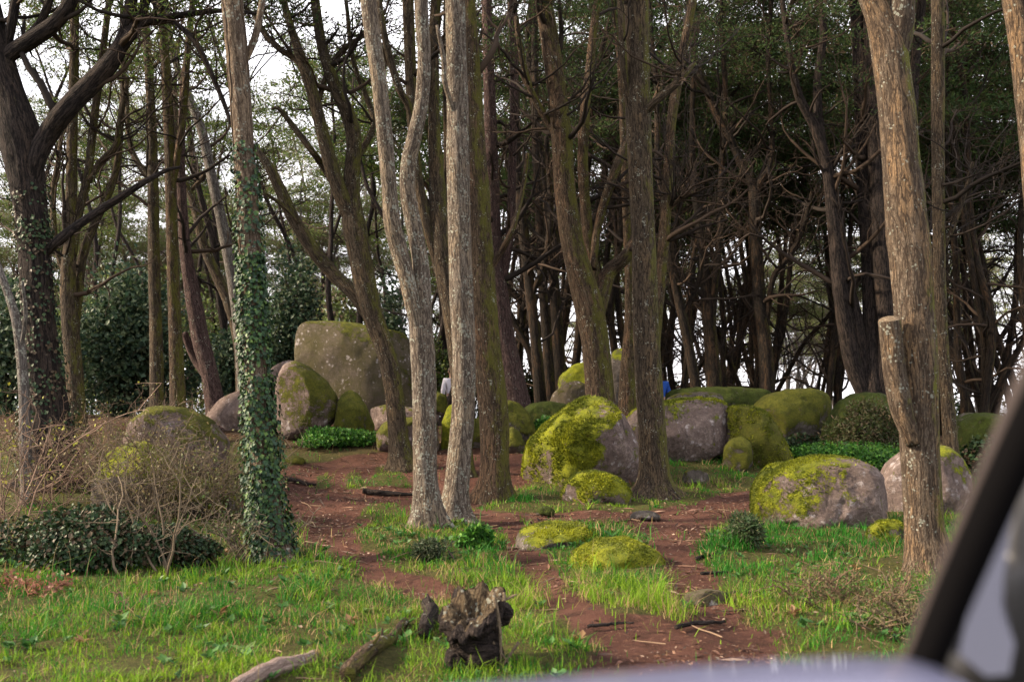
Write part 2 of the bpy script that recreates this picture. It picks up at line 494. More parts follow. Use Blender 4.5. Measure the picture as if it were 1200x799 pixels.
def pad(mb, r, c, rad, n, cols, flat=0.3, L=(0.13, 0.26), w=0.022):
    """One flat spray of cypress foliage: many narrow scale-leaf fronds."""
    d = rand_dirs(r, n)
    q = d * (r.uniform(0.05, 1, (n, 1)) ** 0.5) * rad
    q[:, 2] *= flat
    q[:, 2] += 0.18 * rad * (1 - (q[:, 0] ** 2 + q[:, 1] ** 2) / rad ** 2)
    D = q * [1, 1, 0.6] / rad + r.normal(0, 0.45, (n, 3)) + [0, 0, 0.25]
    pick = np.asarray(cols)[r.integers(0, len(cols), n)]
    kites(mb, c + q, D, rand_dirs(r, n), r.uniform(*L, n), r.uniform(0.6, 1.4, n) * w, pick * (1 + r.uniform(-0.35, 0.35, (n, 1))))

GREEN_DARK = [(0.026, 0.048, 0.018), (0.036, 0.062, 0.022), (0.050, 0.075, 0.022), (0.055, 0.042, 0.026)]
GREEN_MID = [(0.045, 0.080, 0.024), (0.07, 0.11, 0.026), (0.10, 0.125, 0.026), (0.07, 0.06, 0.035)]
GREEN_PALE = [(0.12, 0.17, 0.06), (0.15, 0.19, 0.055), (0.16, 0.17, 0.08), (0.16, 0.12, 0.09)]  # far foliage, distance haze put into the leaf colours
BROWNS = np.array([(0.025, 0.019, 0.016), (0.044, 0.031, 0.023), (0.020, 0.016, 0.014)])

def sprays(tw, fo, r, S, rad, zlo, zpad, npri, Lpri, cols, padn=80, padr=(0.5, 0.95), nsec=4, nter=3, tcol=None, lift=0.05, tmin=0.1, flat=0.3, L_=(0.13, 0.26), w_=0.022, pp=0.8, thin=0.0):
    """Side branches with twigs (tw) and foliage pads (fo) along one stem polyline S."""
    n = len(S)
    for _ in range(npri):
        k = int(r.uniform(tmin, 1) * (n - 1))
        p = S[k]
        if p[2] < zlo or (thin and p[2] < zpad and r.random() < thin): continue
        az = r.uniform(0, 2 * math.pi)
        frac = k / (n - 1)
        L = Lpri * (0.45 + 0.8 * r.random()) * (1.15 - 0.55 * frac)
        d = np.array([math.cos(az), math.sin(az), r.uniform(0.0, 0.9)])
        r0 = min(max(rad[k] * r.uniform(0.25, 0.5), 0.012), 0.07)
        A = grow(r, p, d, L, 8, 0.2, lift)
        tc = BROWNS[r.integers(0, 3)] if tcol is None else np.asarray(tcol) * r.uniform(0.7, 1.3)
        tube(tw, A, np.linspace(r0, r0 * 0.3 + 0.003, 8), 5, tc)
        leafy = p[2] > zpad or A[-1][2] > zpad + 0.6
        for _ in range(nsec):
            j = r.integers(2, 8)
            d2 = unit(A[min(j, 7)] - A[j - 1]) + r.normal(0, 0.6, 3) + [0, 0, 0.15]
            B = grow(r, A[j - 1 if j == 8 else min(j, 7)], d2, L * r.uniform(0.25, 0.55), 5, 0.25, lift)
            tube(tw, B, np.linspace(r0 * 0.4, 0.004, 5), 3, tc, cap=False)
            for _ in range(nter):
                e = r.integers(1, 5)
                Cc = grow(r, B[e], rand_dirs(r, 1)[0] + unit(B[-1] - B[0]), L * r.uniform(0.12, 0.28), 4, 0.3, 0)
                tube(tw, Cc, np.linspace(0.006, 0.003, 4), 3, tc, cap=False)
            if leafy and r.random() < pp:
                pad(fo, r, B[-1], r.uniform(*padr), padn, cols, flat, L_, w_)
        if leafy and r.random() < pp + 0.1:
            pad(fo, r, A[-1], r.uniform(*padr), padn, cols, flat, L_, w_)

# ------------------------------------------------------------------ ground sheet
def poly_px(P):
    return np.array([G(*p)[:2] for p in P])

def inside(P, x, y):
    c = np.zeros(len(x), bool)
    n = len(P)
    for i in range(n):
        (x1, y1), (x2, y2) = P[i], P[(i + 1) % n]
        cond = (y1 > y) != (y2 > y)
        with np.errstate(divide='ignore', invalid='ignore'):
            xi = (x2 - x1) * (y - y1) / (y2 - y1 + 1e-12) + x1
        c ^= cond & (x < xi)
    return c

def sdist(P, x, y):
    d = np.full(len(x), 1e9)
    n = len(P)
    for i in range(n):
        a, b = P[i], P[(i + 1) % n]
        ab = b - a
        t = np.clip(((x - a[0]) * ab[0] + (y - a[1]) * ab[1]) / (ab.dot(ab) + 1e-12), 0, 1)
        d = np.minimum(d, np.hypot(x - a[0] - t * ab[0], y - a[1] - t * ab[1]))
    return np.where(inside(P, x, y), d, -d)

DIRT = [poly_px(p) for p in (
    [(285, 575), (330, 550), (400, 534), (480, 526), (560, 522), (612, 522), (622, 556), (590, 585), (545, 596), (505, 604), (440, 606), (418, 622),
     (440, 648), (490, 672), (548, 690), (520, 702), (470, 700), (415, 668), (365, 640), (335, 606), (290, 600)],
    [(555, 594), (600, 600), (628, 640), (670, 690), (715, 714), (770, 716), (830, 738), (905, 736), (905, 800), (690, 800), (684, 756), (640, 716), (600, 655), (570, 612)],
    [(735, 606), (800, 590), (850, 578), (888, 574), (892, 600), (838, 612), (815, 640), (838, 688), (880, 724), (900, 800), (826, 800), (806, 720), (778, 662), (768, 630)],
    [(600, 598), (700, 596), (770, 600), (790, 612), (700, 612), (620, 612)],
)]
ISLES = [poly_px(p) for p in (
    [(365, 572), (372, 556), (388, 556), (392, 572)], [(402, 572), (405, 552), (425, 552), (428, 572)], [(430, 568), (440, 545), (470, 545), (480, 570)],
    [(412, 608), (430, 588), (468, 588), (474, 606)], [(420, 645), (425, 618), (470, 612), (480, 640)])]

def dirtness(x, y):
    p = np.stack([x, y, np.zeros_like(x)], 1)
    wob = 0.34 * (fbm(p * 1.7, 31, 4) - 0.5)
    m = np.zeros(len(x))
    for P in DIRT:
        m = np.maximum(m, sstep(-0.16, 0.12, sdist(P, x, y) + wob))
    for P in ISLES:
        m = np.minimum(m, 1 - sstep(-0.1, 0.12, sdist(P, x, y) + wob * 0.5))
    fl = sstep(15.5, 18, y - 1.2 * (x > 2.5) * sstep(2.5, 5, x) * 3)       # trodden forest floor among the rocks
    return m, fl

def spread(a, b, fine, lim, grow_=1.25):
    xs = list(np.arange(a, b + 1e-6, fine))
    st = fine
    x = b
    while x < lim:
        st *= grow_; x += st; xs.append(x)
    return xs
xs = np.array(sorted(set([-v for v in spread(0, 13, 0.1, 2500)] + spread(0, 13, 0.1, 2500))))
ys = np.array(sorted(set([-v for v in spread(2, 3, 0.5, 400)] + spread(-2, 30, 0.1, 3000, 1.2))))
X, Y = np.meshgrid(xs, ys)
gx, gy = X.ravel(), Y.ravel()
Z = gz(gx, gy)
cc = np.zeros((len(gx), 3))
nearm = (gy > 2) & (gy < 40) & (np.abs(gx) < 30)
dm, fm = dirtness(gx[nearm], gy[nearm])
cc[nearm, 0] = dm; cc[nearm, 1] = fm * 0.9
cc[gy >= 40, 1] = 0.9
Z = Z - 0.03 * cc[:, 0]
mb = MB()
ii = np.arange(len(gx)).reshape(len(ys), len(xs))
mb.add(np.stack([gx, gy, Z], 1), np.stack([ii[:-1, :-1], ii[:-1, 1:], ii[1:, 1:], ii[1:, :-1]], 2).reshape(-1, 4), None, cc)
mb.build('ground', M['ground'], kind='structure')

# the sea far below the hilltop
k = NT('sea')
tc = k.n('TexCoord').outputs['Object']
wv = k.noise(k.scale(tc, (1, 0.3, 1)), 0.05, 5)
M['sea'] = k.out((0.05, 0.07, 0.08), rough=0.25, bump=wv, bstr=0.25, bdist=2.0, spec=0.6)
mb = MB()
mb.add([(-14000, 250, -62), (14000, 250, -62), (14000, 16000, -62), (-14000, 16000, -62)], [(0, 1, 2, 3)])
mb.build('sea', M['sea'], kind='structure')

# ------------------------------------------------------------------ boulders
import bmesh
def ico(sub):
    bm = bmesh.new()
    bmesh.ops.create_icosphere(bm, subdivisions=sub, radius=1)
    v = np.array([x.co[:] for x in bm.verts]); f = np.array([[a.index for a in t.verts] for t in bm.faces])
    bm.free()
    return v, f
ICO = {s: ico(s) for s in (3, 4, 5, 6)}

def rock(name, label, outline, mat, Yc=None, base=None, depth=None, mdir=(0, -0.2, 1), mthr=0.62, sub=5, rough=0.05, box=0.8, seed=0, cat='boulder', group=None, facets=9, fuzz=0):
    r = np.random.default_rng(100 + seed)
    us = np.array([p[0] for p in outline], float); vs = np.array([p[1] for p in outline], float)
    if Yc is None:
        f = G(*base)
        wm = (us.max() - us.min()) * px(f[1])
        depth = depth or wm * 0.45
        Yc = f[1] + depth * 0.75
    wm = (us.max() - us.min()) * px(Yc)
    depth = depth or wm * 0.45
    O = np.array([W(a, b, Yc) for a, b in outline])
    c = np.array([(O[:, 0].max() + O[:, 0].min()) / 2, Yc, (O[:, 2].max() + O[:, 2].min()) / 2])
    ph = np.arctan2(O[:, 2] - c[2], O[:, 0] - c[0]); rd = np.hypot(O[:, 0] - c[0], O[:, 2] - c[2])
    # dense outline -> radius per angle
    D = []
    for i in range(len(O)):
        a, b = O[i], O[(i + 1) % len(O)]
        for t in np.linspace(0, 1, 24, endpoint=False): D.append(a * (1 - t) + b * t)
    D = np.array(D)
    ph = np.arctan2(D[:, 2] - c[2], D[:, 0] - c[0]); rd = np.hypot(D[:, 0] - c[0], D[:, 2] - c[2])
    bins = np.linspace(-math.pi, math.pi, 181)
    o = np.argsort(ph)
    rr = np.interp(bins, ph[o], rd[o], period=2 * math.pi)
    kk = np.ones(5) / 5
    rr = np.convolve(np.concatenate([rr[-13:-1], rr, rr[1:13]]), kk, 'same')[12:-12]
    v, f = ICO[sub]
    m = np.hypot(v[:, 0], v[:, 2]); phi = np.arctan2(v[:, 2], v[:, 0])
    rad = np.interp(phi, bins, rr)
    e = box
    mm = m ** e
    P = np.stack([rad * np.cos(phi) * mm, depth * np.sign(v[:, 1]) * np.abs(v[:, 1]) ** e, rad * np.sin(phi) * mm], 1)
    size = max(rad.max(), depth)
    # broad planes split off the rounded mass, then weathering
    for _ in range(facets):
        nd = unit(r.normal(size=3) * [0.8, 1, 0.7])
        if nd[1] > 0 : nd[1] *= -1
        if abs(nd[1]) < 0.45: continue
        h = P @ nd
        lim = h.max() * r.uniform(0.74, 0.9)
        ex = np.clip(h - lim, 0, None)
        P -= nd[None] * ex[:, None] * 0.8
    q = P / size
    nn = unit(P / np.array([rad.max(), depth, rad.max()]) ** 1)
    disp = (fbm(q * 1.8 + seed, seed, 4) - 0.5) * 1.9 + (fbm(q * 6 + seed, seed + 5, 5, 0.6) - 0.5) * 0.75
    crack = np.exp(-((fbm(q * [1.3, 1.3, 0.9] + seed * 3.1, seed + 21, 3) - 0.5) / 0.014) ** 2) * sstep(0.42, 0.6, fbm(q * 0.9 + seed, seed + 27, 2)) if sub >= 5 else 0
    P = P + nn * ((disp * rough * 1.6 - 0.022 * crack) * size)[:, None]
    Vw = P + c
    # normals for moss growth
    fn = np.cross(P[f[:, 1]] - P[f[:, 0]], P[f[:, 2]] - P[f[:, 0]])
    vnrm = np.zeros_like(P)
    for j in range(3): np.add.at(vnrm, f[:, j], fn)
    vnrm = unit(vnrm)
    md = unit(np.array(mdir, float))
    mo = vnrm @ md * 0.5 + 0.5 + (fbm(q * 2.6 + 40, seed + 9, 4) - 0.5) * 0.9
    mo = np.clip((mo - mthr) * 1.9 + 0.5, 0, 1)
    P2 = Vw + vnrm * (mo * 0.018 * (0.4 + fbm(q * 14, seed + 3, 3)))[:, None]
    t = thing_mesh(name, P2, f, mo, M[mat], c)
    tag(t, label, cat, group)
    if fuzz:
        fa = np.linalg.norm(np.cross(P2[f[:, 1]] - P2[f[:, 0]], P2[f[:, 2]] - P2[f[:, 0]]), axis=1) * 0.5
        front = (vnrm[f].mean(1)[:, 1] < 0.35)
        wgt = fa * np.clip(mo[f].mean(1) * 1.3 - 0.35, 0, 1) * front * sstep(0.36, 0.56, fbm(P2[f].mean(1) * 6, 8 + seed, 4))
        pk = r.choice(len(f), fuzz, p=wgt / wgt.sum())
        ba = r.dirichlet((1, 1, 1), fuzz)
        pt = (P2[f[pk]] * ba[:, :, None]).sum(1); nr = unit((vnrm[f[pk]] * ba[:, :, None]).sum(1))
        hue = fbm(pt * 4, 3, 3)[:, None]
        cm = np.array(MB1) * sstep(0.35, 0.65, hue) + np.array(MB2) * (1 - sstep(0.35, 0.65, hue))
        cm = cm * (0.45 + 0.8 * r.random((fuzz, 1)))
        mbf = MB(); L_ = r.uniform(0.4, 1.3, fuzz) * px(Yc) * 2.6
        kites(mbf, pt - nr * 0.006, nr + r.normal(0, 0.55, (fuzz, 3)) + [0, 0, 0.2], rand_dirs(r, fuzz), L_, L_ * 0.28, cm)
        fo = mbf.build('moss', M['grass'], None, kind='stuff', smooth=False)
        fo.parent = t; fo.location = -t.location
    return t

def thing_mesh(name, V, f, mo, mat, c):
    mb = MB()
    base = np.array([c[0], c[1], float(V[:, 2].min())])
    mb.add(V - base, None, f, np.stack([mo, mo, mo], 1), V - base)
    o = mb.build(name, mat)
    o.location = base
    return o

ROCKS = [
 # name, label, outline, material, kwargs
 ('boulder', 'tallest flat-faced brown boulder standing upright behind the curved dark tree', [(349, 400), (352, 384), (360, 378), (400, 378), (450, 386), (476, 391), (485, 420), (490, 500), (440, 520), (400, 520), (365, 515), (350, 490), (348, 430)], 'rock_film', dict(Yc=22.5, depth=0.9, mdir=(0.1, 0.1, 1), mthr=0.76, sub=6, box=0.6, rough=0.025)),
 ('boulder', 'long pink slab sloping down behind the ivy-clad trunk', [(240, 503), (246, 482), (262, 467), (287, 456), (310, 440), (328, 425), (345, 421), (356, 450), (350, 505), (300, 515), (255, 515)], 'rock_pink_olive', dict(Yc=18.6, depth=0.7, mdir=(0.2, 0.3, 1), mthr=1.0, rough=0.03)),
 ('boulder', 'rounded boulder with olive mossy shoulder and bare pink lower face, below the tall flat-faced one', [(323, 470), (327, 440), (334, 428), (345, 423), (362, 430), (380, 445), (394, 465), (398, 482), (388, 497), (375, 508), (350, 516), (335, 516), (326, 505)], 'rock_pink_olive', dict(Yc=18.0, depth=0.55, mdir=(0.8, -0.5, 0.75), mthr=0.68, sub=5, rough=0.03)),
 ('boulder', 'small egg-shaped mossy boulder leaning beside the pink-bottomed rounded one', [(391, 505), (396, 472), (402, 461), (410, 457), (420, 463), (430, 480), (438, 500), (436, 516), (415, 522), (395, 518)], 'rock_grey_olive', dict(Yc=17.9, depth=0.32, mdir=(0.2, -0.6, 0.8), mthr=0.45, rough=0.03)),
 ('boulder', 'low pinkish slab wedged under the tall flat-faced boulder', [(430, 500), (432, 479), (455, 474), (470, 476), (490, 480), (510, 476), (514, 492), (500, 508), (450, 508)], 'rock_pink_olive', dict(Yc=20.5, depth=0.5, mthr=1.0)),
 ('boulder', 'low mossy and pink boulder behind the foot of the curved dark tree', [(442, 528), (443, 508), (450, 495), (462, 490), (500, 487), (513, 500), (515, 528), (480, 536), (455, 536)], 'rock_pink_olive', dict(Yc=17.0, depth=0.4, mdir=(-0.3, -0.2, 1), mthr=0.5)),
 ('boulder', 'small mossy block just left of the person in white', [(506, 486), (507, 464), (513, 460), (522, 463), (525, 486)], 'rock_grey_olive', dict(Yc=19.2, depth=0.2, mthr=0.35, sub=4)),
 ('boulder', 'upright yellow-mossed boulder half hidden by the straight grey trunk', [(518, 526), (519, 492), (524, 478), (532, 473), (545, 476), (556, 492), (557, 526), (540, 532)], 'rock_grey', dict(Yc=17.2, depth=0.3, mdir=(-0.3, -0.3, 1), mthr=0.25)),
 ('boulder', 'mossy boulder filling the gap between the straight grey trunk and mossy leaning trunk', [(553, 527), (555, 494), (562, 488), (574, 497), (578, 527), (565, 532)], 'rock_grey_olive', dict(Yc=17.2, depth=0.3, mthr=0.4, sub=4)),
 ('boulder', 'dark green rounded boulder just right of the mossy leaning trunk', [(584, 510), (587, 478), (596, 470), (607, 473), (618, 485), (626, 503), (629, 518), (605, 526), (586, 522)], 'rock_grey_olive', dict(Yc=17.4, depth=0.4, mdir=(0.2, -0.2, 1), mthr=0.48)),
 ('boulder', 'little grey stone with mossy cap at the foot of the dark green rounded boulder', [(590, 530), (593, 507), (600, 501), (608, 506), (616, 522), (612, 534)], 'rock_grey_olive', dict(Yc=16.8, depth=0.25, mthr=0.55, sub=4)),
 ('boulder', 'low dark moss-grown rock in shade behind the big yellow-mossed boulder', [(608, 505), (612, 482), (622, 473), (645, 470), (665, 475), (674, 490), (650, 508)], 'rock_dark', dict(Yc=18.5, depth=0.5, mthr=0.25)),
 ('boulder', 'grey upright boulder standing behind the forked mossy tree', [(711, 490), (713, 428), (717, 413), (727, 408), (735, 412), (740, 430), (742, 490)], 'rock_grey', dict(Yc=21.0, depth=0.4, mdir=(-0.4, 0, 1), mthr=0.85, box=0.7)),
 ('boulder', 'sloping boulder with bright moss top behind the forked mossy tree', [(652, 470), (656, 442), (672, 429), (690, 424), (712, 422), (720, 445), (716, 485), (660, 485)], 'rock_grey', dict(Yc=21.6, depth=0.5, mdir=(-0.2, -0.1, 1), mthr=0.55)),
 ('boulder', 'smooth grey-green rounded boulder below the bright moss-topped slope', [(640, 482), (648, 461), (662, 449), (676, 446), (690, 452), (698, 482), (670, 490)], 'rock_film', dict(Yc=20.2, depth=0.45, mthr=0.95, rough=0.02)),
 ('boulder', 'big peaked boulder thick with yellow moss in the middle of the clearing', [(611, 560), (614, 536), (622, 515), (640, 498), (660, 482), (682, 469), (699, 465), (715, 470), (729, 482), (739, 502), (747, 528), (751, 552), (748, 572), (720, 582), (680, 582), (640, 582), (616, 576)], 'rock_pink', dict(base=(685, 570), depth=0.75, mdir=(-0.75, -0.35, 0.8), mthr=0.58, sub=6, rough=0.035, fuzz=12000)),
 ('boulder', 'low mossy rock at the foot of the big peaked boulder', [(658, 580), (664, 564), (678, 555), (697, 553), (715, 557), (731, 566), (740, 580), (738, 596), (700, 600), (665, 596)], 'rock_pink', dict(base=(700, 588), depth=0.35, mdir=(-0.2, -0.1, 1), mthr=0.5, rough=0.04, fuzz=4000)),
 ('boulder', 'broad pink boulder with flat mossy top behind the central trunk', [(731, 520), (733, 492), (742, 481), (765, 474), (800, 469), (835, 468), (851, 474), (856, 492), (854, 515), (846, 530), (825, 541), (790, 546), (750, 544)], 'rock_pink', dict(base=(800, 541), depth=0.6, mdir=(0, 0.1, 1), mthr=0.80, sub=6, box=0.7, rough=0.03, fuzz=3500)),
 ('boulder', 'moss-covered boulder with pale bare patch beside the broad pink one', [(850, 548), (852, 500), (852, 480), (862, 476), (880, 476), (895, 482), (905, 497), (915, 517), (926, 537), (926, 555), (890, 562), (855, 560)], 'rock_pink_olive', dict(Yc=16.1, depth=0.5, mdir=(0.3, -0.5, 0.6), mthr=0.45, rough=0.04, fuzz=4000)),
 ('boulder', 'small round mossy rock in the nook beside the broad pink boulder', [(848, 550), (850, 525), (858, 515), (870, 512), (879, 520), (882, 545), (868, 558)], 'rock_grey_olive', dict(Yc=15.6, depth=0.25, mthr=0.4, sub=4)),
 ('boulder', 'grey flat slab lying along the far ridge right of the person in blue', [(779, 478), (780, 467), (795, 461), (825, 459), (845, 463), (852, 478)], 'rock_grey_olive', dict(Yc=19.5, depth=0.4, mthr=1.0)),
 ('boulder', 'long low ledge with straight mossy top along the far ridge', [(782, 476), (784, 458), (820, 455), (870, 455), (898, 457), (905, 466), (904, 485), (850, 486)], 'rock_dark', dict(Yc=21.0, depth=0.6, mthr=0.3, box=0.6)),
 ('boulder', 'olive domed boulder with white lichen spots in the back row', [(883, 495), (886, 474), (897, 463), (925, 456), (950, 456), (966, 461), (973, 477), (976, 497), (965, 515), (930, 522), (895, 520)], 'rock_grey_olive', dict(Yc=18.8, depth=0.7, mdir=(-0.2, -0.3, 1), mthr=0.42, sub=5, rough=0.03)),
 ('boulder', 'heather-covered mound of rock with pale bare crown in the back row', [(962, 530), (970, 495), (985, 473), (1000, 464), (1025, 461), (1046, 465), (1062, 482), (1066, 535), (1010, 545)], 'rock_dark', dict(Yc=17.8, depth=0.7, mdir=(-0.5, -0.4, 0.8), mthr=0.42)),
 ('boulder', 'large low boulder in grass beside the cut-limb trunk, pink face and mossy top', [(885, 602), (886, 576), (895, 557), (915, 545), (950, 538), (985, 538), (1010, 541), (1030, 555), (1041, 577), (1041, 604), (1025, 622), (980, 632), (930, 630), (893, 620)], 'rock_pink', dict(base=(965, 618), depth=0.62, mdir=(-0.75, 0.1, 0.75), mthr=0.70, sub=6, rough=0.045, fuzz=6000)),
 ('boulder', 'lichen-flecked pink boulder behind the trunk with the cut limb', [(1028, 595), (1034, 562), (1042, 546), (1060, 531), (1080, 522), (1105, 522), (1120, 535), (1130, 556), (1135, 585), (1125, 610), (1080, 617), (1042, 612)], 'rock_pink', dict(base=(1080, 602), depth=0.5, mdir=(0.5, 0, 0.9), mthr=0.80, rough=0.035)),
 ('rock', 'small mossy rock in grass in front of the lichen-flecked pink boulder', [(1017, 637), (1021, 621), (1033, 613), (1050, 612), (1061, 620), (1066, 640), (1040, 646)], 'rock_grey', dict(base=(1042, 638), depth=0.2, mthr=0.55, sub=4, rough=0.08, fuzz=2500)),
 ('rock', 'flat bare-topped rock sunk in grass between the two dirt trails', [(600, 640), (610, 624), (640, 616), (680, 615), (702, 626), (710, 650), (690, 665), (640, 662)], 'rock_grey', dict(base=(655, 640), depth=0.55, mdir=(0.3, -0.1, 1), mthr=0.66, rough=0.04, fuzz=6000)),
 ('rock', 'low hump of yellow-mossed rock sunk in grass between the two dirt trails', [(660, 680), (676, 650), (702, 636), (735, 633), (765, 645), (784, 674), (770, 690), (700, 695)], 'rock_pink', dict(base=(722, 665), depth=0.45, mdir=(0, -0.3, 1), mthr=0.45, rough=0.05, fuzz=9000)),
 ('boulder', 'white-lichened rock under the bare thorny shrub', [(110, 615), (116, 565), (128, 534), (148, 518), (168, 520), (187, 537), (204, 560), (232, 566), (266, 582), (275, 615), (190, 630)], 'rock_grey', dict(Yc=11.6, depth=0.7, mdir=(0.2, 0.2, 1), mthr=0.6, rough=0.05)),
 ('boulder', 'rough pinkish rock behind the bare thorny shrub', [(146, 535), (158, 494), (185, 475), (215, 477), (245, 493), (266, 522), (258, 550), (200, 555)], 'rock_pink_olive', dict(Yc=14.0, depth=0.8, mdir=(0, 0.1, 1), mthr=0.72, rough=0.05)),
 ('boulder', 'white-topped rock half buried in dark ivy beside the slim trunk', [(1116, 540), (1120, 494), (1135, 485), (1165, 487), (1182, 500), (1190, 545)], 'rock_dark', dict(Yc=15.5, depth=0.6, mdir=(0, -0.8, 0.2), mthr=0.4)),
 ('rock', 'flat pale stone lying on the path below the central trunk', [(735, 608), (742, 600), (760, 598), (773, 602), (774, 610)], 'rock_grey', dict(base=(755, 607), depth=0.14, mthr=1.2, sub=3, cat='stone')),
 ('rock', 'grey stone in the grass in front of the broad pink boulder', [(798, 569), (803, 553), (815, 548), (829, 555), (834, 570)], 'rock_grey_olive', dict(base=(815, 567), depth=0.18, mthr=0.85, sub=4, cat='stone')),
 ('rock', 'flat brown step of stone crossing the trail', [(798, 706), (804, 695), (830, 691), (851, 695), (857, 707), (830, 712)], 'rock_film', dict(base=(828, 705), depth=0.12, mthr=1.1, sub=4, cat='stone')),
 ('rock', 'small dark mossy lump at the edge of the path below the low mossy rock', [(628, 603), (632, 596), (641, 594), (648, 598), (650, 605)], 'rock_dark', dict(base=(640, 603), depth=0.08, mthr=0.4, sub=3, cat='stone')),
 ('rock', 'thin mossy stone lying on the path in front of the green ivy patch', [(334, 545), (337, 537), (347, 535), (356, 538), (358, 545)], 'rock_grey_olive', dict(base=(346, 543), depth=0.12, mthr=0.4, sub=3, cat='stone')),
]
for i, (nm, lb, ol, mt, kw) in enumerate(ROCKS):
    rock(nm, lb, ol, mt, seed=i + 1, **kw)

# ------------------------------------------------------------------ trees traced one by one
def near_Y(u, v): return G(u, v)[1]

class Tree:
    def __init__(s, label, mat, Y=None, base=None, cat='tree', seed=0, name='cypress_tree', group=None):
        if Y is None: Y = near_Y(*base)
        s.Y = Y; s.mat = M[mat]; s.seed = seed; s.r = np.random.default_rng(500 + seed)
        s.label, s.cat, s.name, s.group = label, cat, name, group
        s.root = None; s.lines = []
    def world(s, pts, wob=0.25, dy0=0.0, dy1=0.0):
        n = len(pts)
        dy = np.linspace(dy0, dy1, n) + (np.cumsum(s.r.normal(0, wob * 0.35, n)) if wob else 0)
        dy[0] = dy0
        P = []; rad = []
        for (u, v, w), d in zip(pts, dy):
            P.append(W(u, v, s.Y + d)); rad.append(w * 0.5 * px(s.Y + d))
        return np.array(P), np.array(rad)
    def trunk(s, pts, top=None, seg=None, flare=1.1, rough=0.08, wob=0.0, lean=(0, 0)):
        P, rad = s.world(pts, wob)
        zb = gz(P[0][0], P[0][1])[0]
        if P[0][2] > zb + 0.02:                      # foot hidden in the photo: carry the trunk down to the ground
            dd = unit(P[0] - P[1]); k = (P[0][2] - zb) / max(-dd[2], 0.4)
            P = np.vstack([P[0] + dd * k, P]); rad = np.concatenate([[rad[0] * 1.1], rad])
            P[0][2] = zb
        rad[0] *= flare
        s.root = thing(s.name, s.label, s.cat, (float(P[0][0]), float(P[0][1]), float(zb)), s.group)
        P = np.vstack([P[0] + [0, 0, -0.3], P]); rad = np.concatenate([[rad[0] * 1.1], rad])
        s.limb_mesh('trunk', P, rad, top, seg, rough)
        return s
    def limb(s, pts, top=None, seg=None, rough=0.06, wob=0.25, dy=(0, 0), name='limb', mat=None, cap=True, label=None):
        P, rad = s.world(pts, wob, *dy)
        rad[0] *= 0.8
        s.limb_mesh(name, P, rad, top, seg, rough, mat, label)
        return s
    def limb_mesh(s, name, P, rad, top, seg, rough, mat=None, label=None):
        if top and P[-1][2] < top:
            d = unit(P[-1] - P[-2]); d = unit(d * [0.7, 0.7, 1])
            L = top - P[-1][2]
            ext = grow(s.r, P[-1] + d * 0.35, d, L, 5, 0.08, 0.03)
            P = np.vstack([P, ext]); rad = np.concatenate([rad, np.linspace(rad[-1] * 0.95, max(rad[-1] * 0.3, 0.02), 5)])
        L = np.linalg.norm(np.diff(P, axis=0), axis=1).sum()
        n = int(np.clip(L / max(0.05, rad.mean() * 0.55), 10, 150))
        Q = catmull(np.column_stack([P, rad]), n)
        big = rad.max() / px(s.Y)
        seg = seg or int(np.clip(big * 1.3, 8, 40))
        mb = MB()
        tube(mb, Q[:, :3], np.maximum(Q[:, 3], 0.006), seg, rough=rough, seed=s.seed * 7 + len(s.lines), lump=0.07, freq=2.0 + seg / 12, flare=0.42 if name == 'trunk' else 0.0)
        mb.build(name, mat or s.mat, s.root, label=label)
        s.lines.append((Q[:, :3], Q[:, 3]))
    def crown(s, zlo, zpad, npri, Lpri, cols=GREEN_DARK, lines=None, tcol=None, **kw):
        kw.setdefault('L_', (0.06, 0.13)); kw.setdefault('w_', 0.011); kw.setdefault('pp', 0.6); kw['padr'] = (0.25, 0.55); kw['padn'] = int(kw.get('padn', 50) * 1.3)
        tw, fo = MB(), MB()
        for i, (S, rad) in enumerate(s.lines):
            if lines is not None and i not in lines: continue
            sprays(tw, fo, s.r, S, rad, zlo, zpad, npri, Lpri, cols, tcol=tcol, **kw)
        if tw.n: tw.build('twigs', M['twig'], s.root, kind='stuff')
        if fo.n: fo.build('crown', M['needle'], s.root, kind='stuff', smooth=False)
        return s

def leaf_shell(mb, r, S, rad, lo, hi, n, cols, size=(0.035, 0.06), off=(0.01, 0.09), dens=None, gap=0.0):
    """Ivy leaves standing off a trunk between arc fractions lo and hi."""
    t = r.uniform(0, 1, n)
    if dens is not None: t = t ** dens
    k = (lo + (hi - lo) * t) * (len(S) - 1)
    i = np.clip(k.astype(int), 0, len(S) - 2); f = (k - i)[:, None]
    c = S[i] * (1 - f) + S[i + 1] * f
    rr = rad[i] * (1 - f[:, 0]) + rad[i + 1] * f[:, 0]
    th = r.uniform(0, 2 * math.pi, n)
    nd = np.stack([np.cos(th), np.sin(th), np.zeros(n)], 1)
    thick = off[0] + (off[1] - off[0]) * r.random(n) * (1 - 0.75 * t) * (0.5 + vn(np.column_stack([nd * 1.5, c[:, 2]])[:, [0, 1, 3]] * 2.2, 4))
    P = c + nd * (rr + thick)[:, None]
    tang = np.stack([-np.sin(th), np.cos(th), np.zeros(n)], 1)
    D = [0, 0, -0.8] + tang * r.normal(0, 0.7, (n, 1)) + nd * r.uniform(0.1, 0.7, (n, 1))
    L = r.uniform(*size, n)
    pick = np.asarray(cols)[r.integers(0, len(cols), n)] * (1 + r.uniform(-0.3, 0.3, (n, 1)))
    kp = fbm(P * 5.0, 21, 3) + r.normal(0, 0.05, n) > gap
    P, D, nd, L, pick = P[kp], D[kp], nd[kp], L[kp], pick[kp]
    kites(mb, P, D, nd + r.normal(0, 0.2, (len(P), 3)), L, L * r.uniform(0.38, 0.55, len(P)), pick, 0.2)

